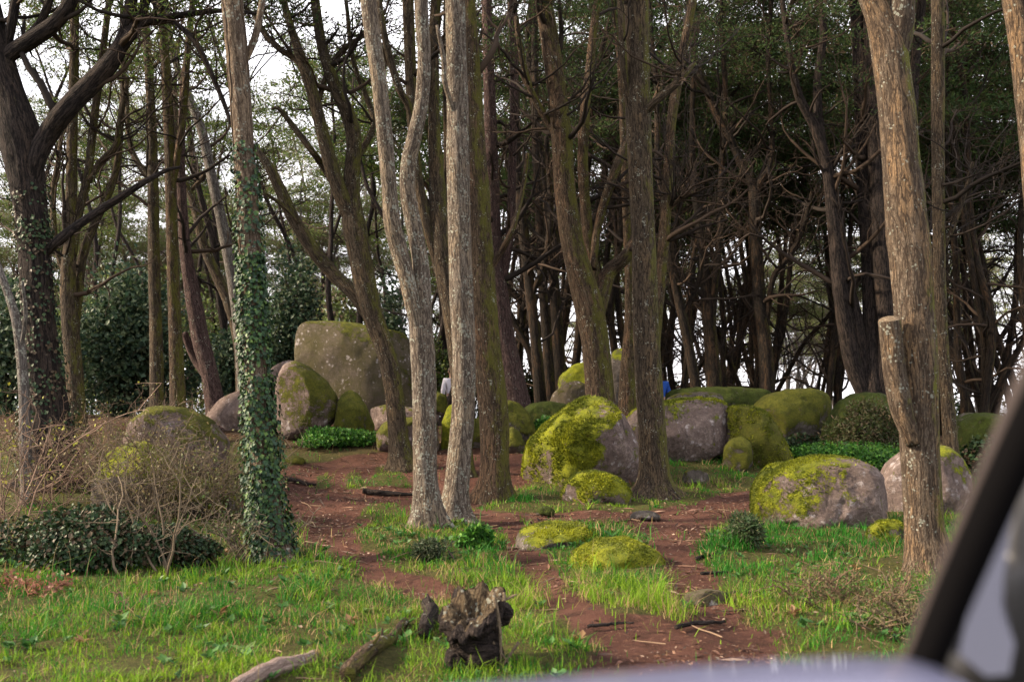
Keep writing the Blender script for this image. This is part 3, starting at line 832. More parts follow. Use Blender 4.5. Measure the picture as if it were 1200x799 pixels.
IVY = [(0.014, 0.038, 0.015), (0.020, 0.052, 0.018), (0.032, 0.072, 0.020), (0.060, 0.105, 0.022), (0.018, 0.042, 0.024), (0.012, 0.030, 0.014)]
IVY_DARK = [(0.014, 0.032, 0.014), (0.020, 0.042, 0.016), (0.030, 0.05, 0.018), (0.05, 0.035, 0.02)]

# -- far left giant
t = Tree('massive dark tree with ivy at its foot and heavy limbs reaching over the clearing', 'bark_dark', Y=13.0, seed=1)
t.trunk([(56, 505, 52.8), (51, 440, 40.0), (46, 385, 36.8), (42, 320, 36.0), (38, 260, 35.2), (30, 200, 41.6), (22, 155, 46.4), (12, 115, 36.8), (0, 70, 32.0), (-14, 10, 28.8)], top=9.5)
t.limb([(38, 245, 16.0), (42, 190, 20.8), (56, 158, 24.0), (78, 128, 24.0), (108, 97, 24.0), (132, 70, 21.6), (146, 40, 16.0), (154, 0, 14.4), (160, -40, 12.8)], top=9.0)
t.limb([(122, 82, 16.0), (148, 48, 14.4), (165, 18, 12.8), (173, -10, 12.0)], top=9.5)
t.limb([(140, 60, 11.2), (165, 30, 8.8), (195, 21, 8.0), (235, 15, 7.2), (262, 13, 5.6), (300, 16, 4.0)])
t.limb([(200, 22, 7.2), (225, 45, 7.2), (240, 70, 6.4), (262, 120, 5.6), (270, 145, 4.0)])
t.limb([(-6, 78, 20.8), (20, 58, 19.2), (45, 42, 19.2), (68, 24, 17.6), (84, 0, 16.0), (95, -35, 14.4)], top=8.5)
t.limb([(8, 60, 12.8), (14, 25, 12.0), (20, -10, 11.2)], top=8.5)
t.limb([(30, 45, 10.4), (48, 25, 9.6), (58, 0, 9.6), (66, -30, 8.0)], top=8.0)
t.limb([(55, 296, 11.2), (70, 280, 11.2), (100, 258, 10.4), (140, 232, 8.8), (170, 213, 7.2), (195, 200, 4.8), (212, 196, 3.2)])
t.crown(4.2, 6.4, 11, 1.6, GREEN_MID, lines=[1, 2, 3, 4, 5, 6, 7], padn=60, padr=(0.35, 0.7))
mb = MB(); S, rad = t.lines[0]
leaf_shell(mb, t.r, S, rad, 0.03, 0.42, 4200, IVY_DARK, (0.03, 0.06), (0.01, 0.14), dens=1.3, gap=0.42)
mb.build('ivy', M['ivy'], t.root, kind='stuff', smooth=False)

t = Tree('slim brown tree splitting into three stems right behind the massive ivy-footed tree', 'bark_brown', Y=15.5, seed=2)
t.trunk([(90, 480, 21), (86, 420, 19), (81, 370, 19), (80, 320, 17), (83, 270, 14), (84, 180, 12), (86, 100, 11), (88, 0, 10)], top=9.5)
t.limb([(86, 420, 12), (91, 350, 12), (97, 300, 11), (112, 260, 10), (130, 220, 9), (138, 187, 8), (141, 150, 8), (145, 90, 6), (143, 40, 5)], top=8.5)
t.limb([(86, 300, 11), (92, 250, 11), (103, 205, 10), (109, 150, 10), (118, 80, 9), (128, 0, 8)], top=9)
t.limb([(104, 212, 9), (118, 190, 8), (135, 172, 8), (141, 140, 7), (150, 90, 5)])
t.limb([(80, 330, 8), (66, 290, 7), (62, 230, 7), (68, 190, 6), (72, 160, 5)])
t.crown(2.8, 6.0, 14, 1.5, GREEN_MID, padn=45, padr=(0.3, 0.6))

t = Tree('whitish bare dead trunk bending in at the edge of the thicket', 'bark_silver', Y=11.5, seed=3)
t.trunk([(30, 520, 13), (27, 440, 12), (20, 380, 11), (10, 345, 9), (0, 318, 8), (-8, 290, 6)], seg=9)
t.limb([(24, 410, 6), (30, 370, 5), (26, 330, 4)], seg=6)
t = Tree('straight slim trunk, first of the pair standing before the dark laurel thicket', 'bark_brown', Y=18, seed=4)
t.trunk([(184, 480, 17), (183, 400, 15), (181, 330, 14), (180, 260, 13), (178, 150, 11), (172, 50, 9), (168, 0, 8)], top=10.5)
t.limb([(180, 215, 9), (168, 200, 8), (156, 180, 7), (150, 150, 6), (148, 90, 5)])
t.crown(4, 7.0, 16, 1.6, GREEN_MID, padn=45)
t = Tree('straight mossy trunk forking high up, second of the pair before the dark laurel thicket', 'bark_mossy', Y=17, seed=5)
t.trunk([(209, 480, 19), (206, 400, 16), (203, 320, 14), (201, 250, 13), (198, 150, 13), (193, 60, 11), (188, 0, 9)], top=10)
t.limb([(203, 215, 10), (210, 170, 9), (215, 130, 9), (220, 60, 8), (226, 0, 7)], top=9.5)
t.crown(4, 6.6, 16, 1.6, GREEN_MID, padn=45)
t = Tree('silver-grey curved tree leaning over from behind the pink slab', 'bark_silver', Y=19.5, seed=6)
t.trunk([(286, 470, 16), (283, 410, 15), (275, 340, 14), (262, 270, 13), (250, 216, 12), (237, 155, 11), (223, 118, 10), (205, 70, 8), (196, 20, 7)], top=10)
t.limb([(270, 310, 8), (290, 280, 7), (300, 240, 6), (296, 200, 5)])
t.crown(4.5, 6.5, 16, 1.5, GREEN_MID, padn=45)
t = Tree('dark curved tree crossing behind the silver-grey curved one', 'bark_brown', Y=20.5, seed=7)
t.trunk([(284, 470, 15), (280, 400, 14), (268, 355, 13), (255, 325, 12), (238, 285, 11), (226, 235, 10), (210, 200, 8), (206, 140, 7)], top=9)
t.limb([(222, 225, 7), (240, 205, 6), (252, 180, 5)])
t.crown(4.5, 6.2, 14, 1.4, GREEN_MID, padn=40)
t = Tree('reddish peeling trunk leaning left beside the pink slab', 'bark_red', Y=18.5, seed=8)
t.trunk([(254, 486, 24), (246, 440, 20), (234, 390, 20), (223, 330, 17), (216, 280, 13), (212, 200, 10), (214, 120, 8)], top=8)
t.limb([(247, 450, 10), (228, 420, 9), (216, 390, 8)])
t.limb([(250, 470, 9), (243, 440, 8), (240, 400, 7), (232, 350, 5)])
t.crown(4, 6, 12, 1.4, GREEN_MID, padn=40)

# -- the ivy trunk
t = Tree('straight pale trunk wrapped in green ivy from the ground to mid height', 'bark_ivy', base=(320, 655), seed=9)
t.trunk([(320, 655, 34), (312, 580, 28), (305, 500, 27), (298, 400, 25), (293, 300, 24), (289, 220, 24), (283, 130, 24), (277, 60, 25), (272, 0, 26)], top=8.5)
t.limb([(278, 90, 10), (300, 40, 9), (310, -20, 8)], top=8)
mb = MB(); S, rad = t.lines[0]
top_i = 0.60
leaf_shell(mb, t.r, S, rad, 0.03, 0.36, 8000, IVY, (0.022, 0.048), (0.002, 0.12), dens=1.1, gap=0.30)
leaf_shell(mb, t.r, S, rad, 0.30, 0.47, 900, IVY, (0.028, 0.05), (0.004, 0.08))
leaf_shell(mb, t.r, S, rad, 0.03, 0.16, 1500, IVY, (0.025, 0.05), (0.02, 0.15), gap=0.45)
mb.build('ivy', M['ivy'], t.root, kind='stuff', smooth=False)
mb = MB()
for j in range(5):
    a = t.r.uniform(0, 6.28); q = []
    for k_ in range(3, int(len(S) * 0.7), 3):
        a += t.r.normal(0, 0.25)
        q.append(S[k_] + np.array([math.cos(a), math.sin(a), 0]) * rad[k_] * 1.03)
    tube(mb, np.array(q), np.linspace(0.012, 0.004, len(q)), 4, (0.07, 0.05, 0.035))
mb.build('ivy_stem', M['twig'], t.root, kind='stuff')
t.crown(5.2, 6.0, 14, 1.4, GREEN_MID, padn=55)

# -- curved dark tree with many limbs
t = Tree('dark curved tree forking into several crooked limbs in front of the tall boulder', 'bark_brown', base=(471, 550), seed=10)
t.trunk([(472, 552, 30), (467, 517, 24), (463, 475, 22), (459, 440, 22), (450, 405, 22), (440, 378, 24), (430, 345, 26), (422, 300, 27), (415, 262, 28), (413, 240, 22), (412, 215, 20), (415, 165, 19), (406, 130, 17), (394, 105, 15), (378, 57, 13), (369, 0, 11)], top=9.5)
t.limb([(418, 270, 18), (405, 240, 20), (391, 203, 18), (378, 155, 16), (367, 111, 15), (356, 78, 14), (345, 45, 10), (336, 15, 8), (330, -15, 7)], top=9)
t.limb([(358, 85, 9), (345, 69, 8), (325, 56, 7), (307, 34, 6), (298, 18, 5), (280, 5, 4)])
t.limb([(412, 255, 10), (400, 232, 10), (382, 200, 9), (364, 175, 8), (345, 150, 7), (327, 128, 5), (318, 128, 3)])
t.limb([(443, 385, 16), (432, 368, 17), (415, 345, 17), (390, 320, 17), (367, 293, 16), (345, 258, 15), (330, 225, 14), (315, 195, 12), (303, 180, 9), (298, 172, 8)])
t.limb([(412, 195, 8), (425, 175, 8), (438, 145, 7), (430, 115, 7), (418, 85, 6), (411, 55, 6), (407, 15, 5), (404, -10, 5)], top=9)
t.limb([(372, 125, 8), (382, 90, 7), (400, 60, 6), (430, 40, 5), (455, 25, 4)])
t.limb([(350, 262, 6), (330, 240, 5), (310, 226, 4), (296, 215, 3)])
t.crown(5.6, 7.0, 14, 1.5, GREEN_DARK, lines=[0, 1, 2, 5, 6], padn=45, padr=(0.3, 0.6))

# -- pale double trunk
t = Tree('pale lichen-grey trunk parting into two snaking stems', 'bark_pale', base=(503, 618), seed=11)
t.trunk([(503, 618, 32), (499, 560, 27), (498, 520, 27), (497, 453, 28), (495, 412, 29), (493, 380, 27), (494, 345, 23), (493, 310, 20), (487, 275, 19), (478, 228, 18), (479, 192, 19), (487, 155, 18), (494, 120, 17), (497, 70, 16), (494, 20, 16), (493, -10, 16)], top=9)
t.limb([(496, 410, 16), (485, 362, 18), (477, 328, 18), (468, 294, 20), (460, 262, 20), (456, 220, 18), (451, 160, 19), (445, 100, 19), (438, 50, 19), (432, 0, 19), (430, -20, 18)], top=9, wob=0.1, dy=(0, -0.2), seg=28)
t.crown(5.8, 6.4, 10, 1.4, GREEN_DARK, padn=50)
t = Tree('straight grey-brown furrowed trunk close beside the pale double trunk', 'bark_pale', base=(533, 612), seed=12)
t.trunk([(533, 614, 40), (534, 590, 31), (538, 540, 28), (543, 480, 27), (544, 420, 27), (541, 350, 27), (539, 280, 26), (537, 200, 26), (536, 120, 25), (534, 50, 24), (533, 0, 24)], top=9.5)
t.limb([(538, 150, 7), (522, 100, 6), (520, 70, 6), (512, 30, 4)])
t.crown(5.8, 6.6, 14, 1.5, GREEN_DARK, padn=50)
t = Tree('brown trunk with wavy stems seen between the pale double trunk and the straight furrowed one', 'bark_brown', Y=15, seed=13)
t.trunk([(543, 556, 22), (541, 500, 20), (537, 430, 20), (528, 360, 21), (518, 290, 25), (513, 225, 20), (509, 150, 14), (508, 60, 13), (511, 0, 12)], top=9.5)
t.limb([(518, 300, 15), (523, 240, 13), (526, 190, 12), (524, 120, 10), (523, 60, 8), (524, 0, 8)], top=9)
t.limb([(517, 330, 12), (502, 270, 12), (490, 210, 13), (484, 150, 13), (482, 100, 14), (480, 50, 14), (478, 0, 14)], top=9)
t.limb([(486, 190, 9), (480, 130, 9), (468, 105, 9), (456, 65, 9), (449, 34, 8), (444, 0, 8)], top=8.5)
t.crown(5.5, 7, 14, 1.6, GREEN_DARK, padn=50)
t = Tree('leaning mossy trunk just right of the straight furrowed grey one', 'bark_mossy', base=(580, 586), seed=14)
t.trunk([(580, 588, 38), (580, 545, 33), (578, 480, 34), (571, 420, 34), (566, 360, 34), (563, 300, 32), (560, 240, 30), (557, 180, 26), (555, 120, 22), (552, 60, 20), (548, 0, 18)], top=10)
t.limb([(565, 330, 9), (584, 300, 8), (600, 270, 7), (612, 225, 6), (618, 180, 5)])
t.crown(5.5, 7.2, 16, 1.7, GREEN_DARK, padn=50)
t = Tree('dusky purple-brown trunk with broad foot behind the leaning mossy one', 'bark_red', Y=19, seed=15)
t.trunk([(604, 482, 40), (598, 440, 32), (591, 400, 26), (585, 350, 23), (579, 300, 20), (577, 240, 18), (575, 150, 15), (572, 60, 13), (570, 0, 12)], top=11)
t.limb([(590, 330, 11), (598, 270, 10), (600, 200, 10), (603, 100, 10), (600, 0, 10)], top=11)
t.crown(3.2, 7, 22, 1.7, GREEN_DARK, padn=50)
t = Tree('mossy tree behind the big peaked boulder with forked arms', 'bark_mossy', Y=17.6, seed=16)
t.trunk([(706, 500, 38), (702, 450, 32), (697, 400, 32), (691, 365, 33), (681, 325, 30), (671, 285, 27), (664, 240, 26), (660, 200, 25), (657, 150, 24), (652, 100, 23), (645, 50, 22), (637, 0, 20)], top=11)
t.limb([(697, 385, 22), (704, 345, 22), (714, 318, 18), (732, 302, 16), (744, 282, 13), (752, 255, 10), (760, 230, 8)])
t.limb([(694, 370, 18), (696, 330, 18), (690, 290, 15), (686, 240, 13), (683, 190, 13), (685, 140, 13), (690, 90, 11), (695, 40, 10), (700, 0, 9)], top=10.5, dy=(0.2, 0.8))
t.limb([(695, 315, 11), (700, 268, 10), (712, 226, 11), (725, 190, 11), (738, 160, 10), (760, 132, 8), (775, 100, 6)], dy=(0.2, 0.6))
t.limb([(658, 170, 9), (640, 140, 9), (622, 105, 8), (610, 60, 7), (605, 20, 6)])
t.crown(4, 7.2, 18, 1.8, GREEN_DARK, padn=55)
t = Tree('short orange-mossed trunk squeezed between the forked mossy tree and the central trunk', 'bark_mossy', Y=19.6, seed=17)
t.trunk([(735, 492, 24), (736, 430, 19), (738, 380, 13), (737, 320, 10), (734, 250, 9), (730, 150, 8)], top=10)
t.crown(3, 6.5, 16, 1.5, GREEN_DARK, padn=50)
t = Tree('tall straight central trunk rising in front of the broad pink boulder', 'bark_brown', base=(768, 582), seed=18)
t.trunk([(768, 584, 44), (767, 560, 35), (764, 500, 32), (760, 440, 31), (756, 360, 30), (754, 270, 28), (751, 200, 28), (748, 130, 29), (746, 60, 30), (745, 0, 30)], top=10)
t.limb([(751, 140, 9), (766, 121, 10), (785, 105, 10), (800, 90, 8), (814, 74, 5)], name='broken_limb')
t.limb([(747, 150, 9), (734, 110, 9), (730, 60, 9), (727, 0, 8)], top=9)
t.crown(5.6, 7, 16, 1.8, GREEN_DARK, padn=55)
t = Tree('thin greenish stem rising right beside the tall central trunk', 'bark_mossy', Y=17.5, seed=19)
t.trunk([(767, 540, 13), (767, 450, 12), (769, 390, 12), (775, 320, 13), (779, 270, 14), (783, 200, 12), (788, 135, 12), (797, 80, 11), (806, 34, 11), (812, 0, 10)], top=11)
t.limb([(781, 250, 6), (795, 235, 6), (812, 225, 4)])
t.crown(4, 7, 22, 1.8, GREEN_DARK, padn=55)

# -- the near right trunk with cut limb
t = Tree('tall orange-brown trunk with a sawn-off limb stub and green streak, nearest on the right', 'bark_orange', base=(1088, 668), seed=20)
t.trunk([(1088, 670, 46), (1083, 620, 42), (1080, 560, 42), (1077, 500, 43), (1074, 420, 45), (1068, 320, 46), (1062, 260, 46), (1056, 190, 42), (1052, 135, 41), (1046, 90, 40), (1040, 50, 40), (1030, 20, 32), (1018, -10, 28), (1000, -70, 24)], top=7.5, rough=0.08)
t.limb([(1048, 80, 30), (1052, 40, 34), (1055, 10, 32), (1057, -30, 30), (1062, -90, 26)], top=7.5, wob=0.05)
Pl, rl = t.world([(1070, 520, 16), (1057, 480, 25), (1049, 440, 26), (1045, 405, 26), (1042, 376, 25)], 0.0, -0.10, -0.16)
Q = catmull(np.column_stack([Pl, rl]), 26)
mb = MB()
tube(mb, Q[:, :3], Q[:, 3], 26, rough=0.06, seed=99, lump=0.05, captop=False)
stub = mb.build('cut_limb', t.mat, t.root, label='sawn-off limb stub with flat pale cut')
mb = MB()
cdir = unit(np.array([-0.25, -0.35, 0.9])); ctr = Q[-1, :3]
th = np.linspace(0, 2 * math.pi, 26, endpoint=False)
ax1 = unit(np.cross(cdir, [0, 1, 0])); ax2 = np.cross(cdir, ax1)
ring = ctr + Q[-1, 3] * 1.0 * (np.cos(th)[:, None] * ax1 + np.sin(th)[:, None] * ax2)
low = ring - cdir * 0.05
top_ = ring * 0.93 + ctr * 0.07 + cdir * 0.012
n_ = 26
vv = np.vstack([low, ring, top_, ctr + cdir * 0.010])
fq = [(a * n_ + j, a * n_ + (j + 1) % n_, (a + 1) * n_ + (j + 1) % n_, (a + 1) * n_ + j) for a in (0, 1) for j in range(n_)]
mb.add(vv, fq, [(2 * n_ + j, 2 * n_ + (j + 1) % n_, 3 * n_) for j in range(n_)], b=vv)
cf = mb.build('cut_face', M['cut_wood'], None)
cf.parent = stub
t.crown(5.0, 5.6, 10, 1.4, GREEN_DARK, padn=50)
t = Tree('slim trunk standing right behind the sawn-limb trunk', 'bark_brown', Y=14.5, seed=21)
t.trunk([(1116, 545, 18), (1111, 480, 15), (1106, 420, 14), (1102, 350, 14), (1100, 260, 14), (1099, 150, 15), (1099, 50, 15), (1099, 0, 15)], top=10)
t.limb([(1101, 300, 7), (1115, 270, 6), (1128, 235, 5), (1140, 190, 4)])
t.crown(3.5, 6, 18, 1.8, GREEN_DARK, padn=55)
t = Tree('orange-brown trunk leaning in at the edge beyond the car pillar', 'bark_orange', Y=8.2, seed=22)
t.trunk([(1246, 660, 40), (1236, 500, 34), (1224, 330, 31), (1213, 200, 29), (1203, 100, 28), (1196, 40, 28), (1190, 0, 29)], top=7.5)
t.crown(5, 5.6, 10, 1.4, GREEN_DARK, padn=50)

# -- dark multi-stem cluster and the traced trees of the back stand
t = Tree('dark heavy cluster of stems fanning up behind the heather-covered mound', 'bark_dark', Y=21, seed=23)
t.trunk([(1022, 478, 26), (1022, 400, 21), (1020, 300, 21), (1015, 220, 22), (1012, 150, 20), (1008, 60, 18), (1003, 0, 16)], top=12.5)
t.limb([(1018, 470, 24), (1008, 420, 22), (1000, 370, 20), (990, 325, 17), (984, 280, 15), (975, 220, 14), (962, 165, 12), (958, 100, 10), (965, 40, 9), (960, 0, 9)], top=12)
t.limb([(1030, 472, 24), (1038, 400, 22), (1034, 300, 22), (1030, 220, 22), (1025, 130, 20), (1022, 50, 18), (1020, 0, 18)], top=12.5)
t.limb([(1014, 470, 18), (998, 420, 20), (986, 350, 18), (978, 270, 16), (970, 200, 14), (955, 150, 12), (935, 110, 10), (925, 60, 8)], top=11)
t.limb([(1030, 460, 18), (1052, 380, 16), (1058, 280, 15), (1066, 180, 14), (1072, 80, 12), (1080, 0, 11)], top=12)
t.crown(3.0, 7.0, 22, 2.0, GREEN_DARK, padn=60)
t = Tree('slender tree with Y-shaped fork above the mossed back-row boulders', 'bark_forest', Y=22, seed=24)
t.trunk([(899, 482, 20), (898, 420, 17), (890, 350, 15), (886, 280, 14), (884, 230, 14), (881, 216, 11), (868, 190, 10), (855, 160, 10), (840, 135, 10), (830, 110, 9), (815, 70, 8), (808, 20, 7)], top=12)
t.limb([(885, 235, 10), (891, 214, 9), (902, 195, 8), (905, 160, 7), (903, 130, 6), (900, 60, 6), (904, 0, 6)], top=12)
t.limb([(897, 400, 8), (905, 330, 7), (925, 300, 7), (940, 270, 6), (952, 225, 5)])
t.crown(3.2, 7.5, 22, 1.8, GREEN_DARK, padn=60)
t = Tree('dark tree with two close stems above the long low ledge', 'bark_forest', Y=22.5, seed=25)
t.trunk([(839, 478, 20), (833, 400, 16), (829, 350, 16), (825, 300, 11), (818, 250, 9), (812, 200, 8), (812, 120, 7), (815, 40, 7)], top=12)
t.limb([(831, 365, 10), (838, 330, 9), (843, 280, 8), (846, 200, 8), (850, 120, 7), (846, 40, 6)], top=12)
t.crown(3.0, 7.5, 22, 1.8, GREEN_DARK, padn=60)
t = Tree('slanting thin trunk leaning toward the central trunk above the grey flat slab', 'bark_forest', Y=22, seed=26)
t.trunk([(819, 475, 14), (808, 410, 12), (797, 360, 11), (787, 310, 10), (780, 260, 9), (772, 200, 8), (770, 120, 7)], top=11.5)
t.limb([(800, 370, 6), (815, 340, 6), (822, 310, 5), (818, 285, 4)])
t.crown(2.8, 7.5, 20, 1.7, GREEN_DARK, padn=60)
for j, (lb, pts, lm) in enumerate([
    ('thin wavy trunk nearest the purple-brown trunk above the dark moss-grown rock', [(634, 480, 15), (628, 400, 13), (620, 330, 12), (612, 260, 12), (605, 180, 12), (603, 100, 12), (600, 0, 12)], [(622, 350, 8), (640, 300, 8), (645, 240, 7), (640, 160, 6)]),
    ('thin straight trunk in the middle of three above the dark moss-grown rock', [(646, 480, 14), (641, 400, 12), (636, 330, 11), (632, 250, 10), (628, 160, 10), (627, 60, 9)], [(638, 360, 7), (652, 320, 6), (650, 260, 6)]),
    ('thin trunk crossing left of the forked mossy tree', [(660, 480, 16), (654, 400, 14), (648, 320, 12), (640, 240, 11), (634, 190, 10), (628, 140, 10), (620, 60, 9)], [(650, 330, 8), (630, 300, 7), (618, 280, 6)])]):
    t = Tree(lb, 'bark_forest', Y=22.5 + j, seed=27 + j)
    t.trunk(pts, top=12)
    t.limb(lm, wob=0.4)
    t.crown(2.6, 7, 22, 1.7, GREEN_DARK, padn=60)

# ------------------------------------------------------------------ the stand of trees further back: prototypes, copied one by one
def proto(seed, H, nstem, cols, mat, padn, bare=0.45, npri=26, Lpri=1.9, r0=0.105, tcol=None, pp=0.38, padr=(0.55, 1.15)):
    r = np.random.default_rng(900 + seed)
    tw, fo = MB(), MB(); stems = []
    for s_ in range(nstem):
        a = r.uniform(0, 6.28)
        d = np.array([math.cos(a) * 0.18 * (nstem > 1) + r.normal(0, 0.05), math.sin(a) * 0.18 * (nstem > 1) + r.normal(0, 0.05), 1])
        P = grow(r, (math.cos(a) * 0.12 * (nstem > 1), math.sin(a) * 0.12 * (nstem > 1), -0.25), d, H * r.uniform(0.85, 1.05), 16, 0.10, 0.025)
        rr = r0 * r.uniform(0.75, 1.1) * np.linspace(1, 0.22, 16) ** 0.85
        rr[0] *= 1.3
        Q = catmull(np.column_stack([P, rr]), 34)
        mb = MB(); tube(mb, Q[:, :3], Q[:, 3], 9, rough=0.06, seed=seed * 5 + s_, lump=0.08)
        me = mb.mesh('trunk' if s_ == 0 else 'limb'); me.materials.append(mat)
        stems.append(me)
        sprays(tw, fo, r, Q[:, :3], Q[:, 3], 0.9, H * bare, npri, Lpri, cols, padn=padn, padr=padr, nsec=4, nter=3, tcol=tcol, L_=(0.09, 0.2), w_=0.017, pp=pp, flat=0.2, thin=0.45)
    twm = tw.mesh('twigs'); twm.materials.append(M['twig'])
    fom = fo.mesh('crown', False); fom.materials.append(M['needle'])
    return stems, twm, fom

PROT = [proto(i, H, ns, GREEN_DARK, M['bark_forest'], 230, bare=b, npri=npr) for i, (H, ns, b, npr) in enumerate(
    [(14, 1, 0.42, 42), (15, 2, 0.43, 28), (13, 3, 0.42, 22), (16, 1, 0.46, 44), (14, 2, 0.40, 27), (12, 1, 0.42, 40)])]
PROTL = [proto(20 + i, H, ns, GREEN_MID, M['bark_dark'], 140, bare=b, npri=npr, pp=0.46, padr=(0.5, 1.05)) for i, (H, ns, b, npr) in enumerate([(13, 1, 0.5, 24), (12, 2, 0.55, 16), (11, 1, 0.45, 22)])]
PROTF = [proto(30 + i, H, ns, GREEN_PALE, M['bark_silver'], 230, bare=b, npri=npr, tcol=(0.22, 0.18, 0.165), Lpri=2.2, pp=0.5, padr=(0.6, 1.2)) for i, (H, ns, b, npr) in enumerate([(13, 2, 0.35, 26), (15, 2, 0.4, 28), (10, 3, 0.55, 30)])]  # far trees: haze painted in as pale leaf, twig and bark colours

def place(protos, k, x, y, rz, sc, label, group):
    stems, tw, fo = protos[k % len(protos)]
    o = thing('cypress_tree', label, 'tree', (x, y, float(gz(x, y)[0])), group)
    o['_o'] = [0.0, 0.0, 0.0]
    o.rotation_euler = (0, 0, rz); o.scale = (sc, sc, sc)
    for j, me in enumerate(stems): link('trunk' if j == 0 else 'limb', me, o)
    link('twigs', tw, o, 'stuff'); link('crown', fo, o, 'stuff')
    return o

rs = np.random.default_rng(42)
def stand(protos, u0, u1, y0, y1, n, mind, label, group, taken):
    c = 0; tries = 0
    while c < n and tries < 4000:
        tries += 1
        y = rs.uniform(y0, y1); u = rs.uniform(u0, u1); x = (u - 600) / FPX * y
        if any((x - a) ** 2 + (y - b) ** 2 < mind ** 2 for a, b in taken): continue
        taken.append((x, y))
        place(protos, c, x, y, rs.uniform(0, 6.28), rs.uniform(0.85, 1.2), label, group); c += 1
TK = []
stand(PROT, 590, 745, 24, 43, 12, 1.25, 'slender dark cypress in the shady stand between the purple-brown trunk and the central trunk', 'dark cypresses left of the central trunk', TK)
stand(PROT, 745, 885, 24, 43, 13, 1.25, 'slender dark cypress in the shady stand behind the long low ledge', 'dark cypresses behind the long ledge', TK)
stand(PROT, 885, 1000, 24, 43, 9, 1.4, 'slender dark cypress in the shady stand behind the olive domed boulder', 'dark cypresses behind the olive domed boulder', TK)
stand(PROT, 1000, 1110, 25, 43, 9, 1.25, 'slender dark cypress in the shady stand behind the heavy cluster of stems', 'dark cypresses behind the heavy cluster', TK)
stand(PROT, 1110, 1300, 22, 43, 15, 1.4, 'slender dark cypress in the shady stand beyond the white-topped ivy rock', 'dark cypresses beyond the white-topped rock', TK)
stand(PROTL, -40, 420, 24, 40, 14, 2.0, 'slim cypress with airy green crown in the open wood behind the laurel thicket', 'slim cypresses of the open wood', TK)
stand(PROTL, 430, 600, 24, 42, 8, 1.8, 'slim cypress glimpsed between the grey trunks beyond the tall boulder', 'slim cypresses beyond the tall boulder', TK)
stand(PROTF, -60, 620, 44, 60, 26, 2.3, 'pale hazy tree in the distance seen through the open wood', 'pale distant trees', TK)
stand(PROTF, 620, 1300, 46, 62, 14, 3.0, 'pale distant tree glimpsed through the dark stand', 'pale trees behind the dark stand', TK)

# ------------------------------------------------------------------ bushes and undergrowth
def leaf_bush(name, label, cat, c, size, n, cols, leaf=(0.05, 0.09), seed=0, mat='leaf', stems=8, wid=0.35, group=None, lumps=7, droop=0.0, stuff=False):
    r = np.random.default_rng(1300 + seed)
    zb = float(gz(c[0], c[1])[0])
    root = thing(name, label, cat, (c[0], c[1], zb), group)
    mb = MB(); tw = MB()
    lc = []
    for i in range(lumps):
        a = r.uniform(0, 6.28); q = r.uniform(0.0, 0.62)
        hz = r.uniform(0.25, 0.72) * (1 - 0.4 * q)
        lc.append((np.array([math.cos(a) * q * size[0], math.sin(a) * q * size[1], hz * size[2]]), r.uniform(0.32, 0.55)))
    per = n // lumps
    for q, s_ in lc:
        d = rand_dirs(r, per)
        rad = s_ * (0.62 + 0.5 * fbm(d * 1.9 + q, seed, 3)) * (r.random(per) ** 0.25)
        P = q + d * rad[:, None] * np.array(size)
        keep = P[:, 2] > 0.0
        P, d = P[keep], d[keep]
        m = len(P)
        P = P + [c[0], c[1], zb]
        L = r.uniform(*leaf, m)
        D = d * 0.6 + r.normal(0, 0.6, (m, 3)) + [0, 0, -droop]
        pick = np.asarray(cols)[r.integers(0, len(cols), m)] * (1 + r.uniform(-0.3, 0.3, (m, 1)))
        kites(mb, P, D, d + r.normal(0, 0.35, (m, 3)), L, L * wid * r.uniform(0.8, 1.2, m), pick)
        A = catmull(np.array([[c[0] + q[0] * 0.2, c[1] + q[1] * 0.2, zb - 0.05], [c[0] + q[0] * 0.6, c[1] + q[1] * 0.6, zb + q[2] * 0.5], [c[0] + q[0], c[1] + q[1], zb + q[2]]]) + r.normal(0, 0.03 * size[2], (3, 3)), 8)
        tube(tw, A, np.linspace(0.02, 0.008, 8) * min(1, size[2]), 5, BROWNS[0])
        for _ in range(stems):
            B = grow(r, A[r.integers(3, 8)], rand_dirs(r, 1)[0] + [0, 0, 0.4], size[2] * s_ * r.uniform(0.4, 0.9), 5, 0.25)
            tube(tw, B, np.linspace(0.007, 0.003, 5), 3, BROWNS[1], cap=False)
    mb.build('foliage', M[mat], root, kind='stuff', smooth=False)
    tw.build('stems', M['twig'], root, kind='stuff')
    return root

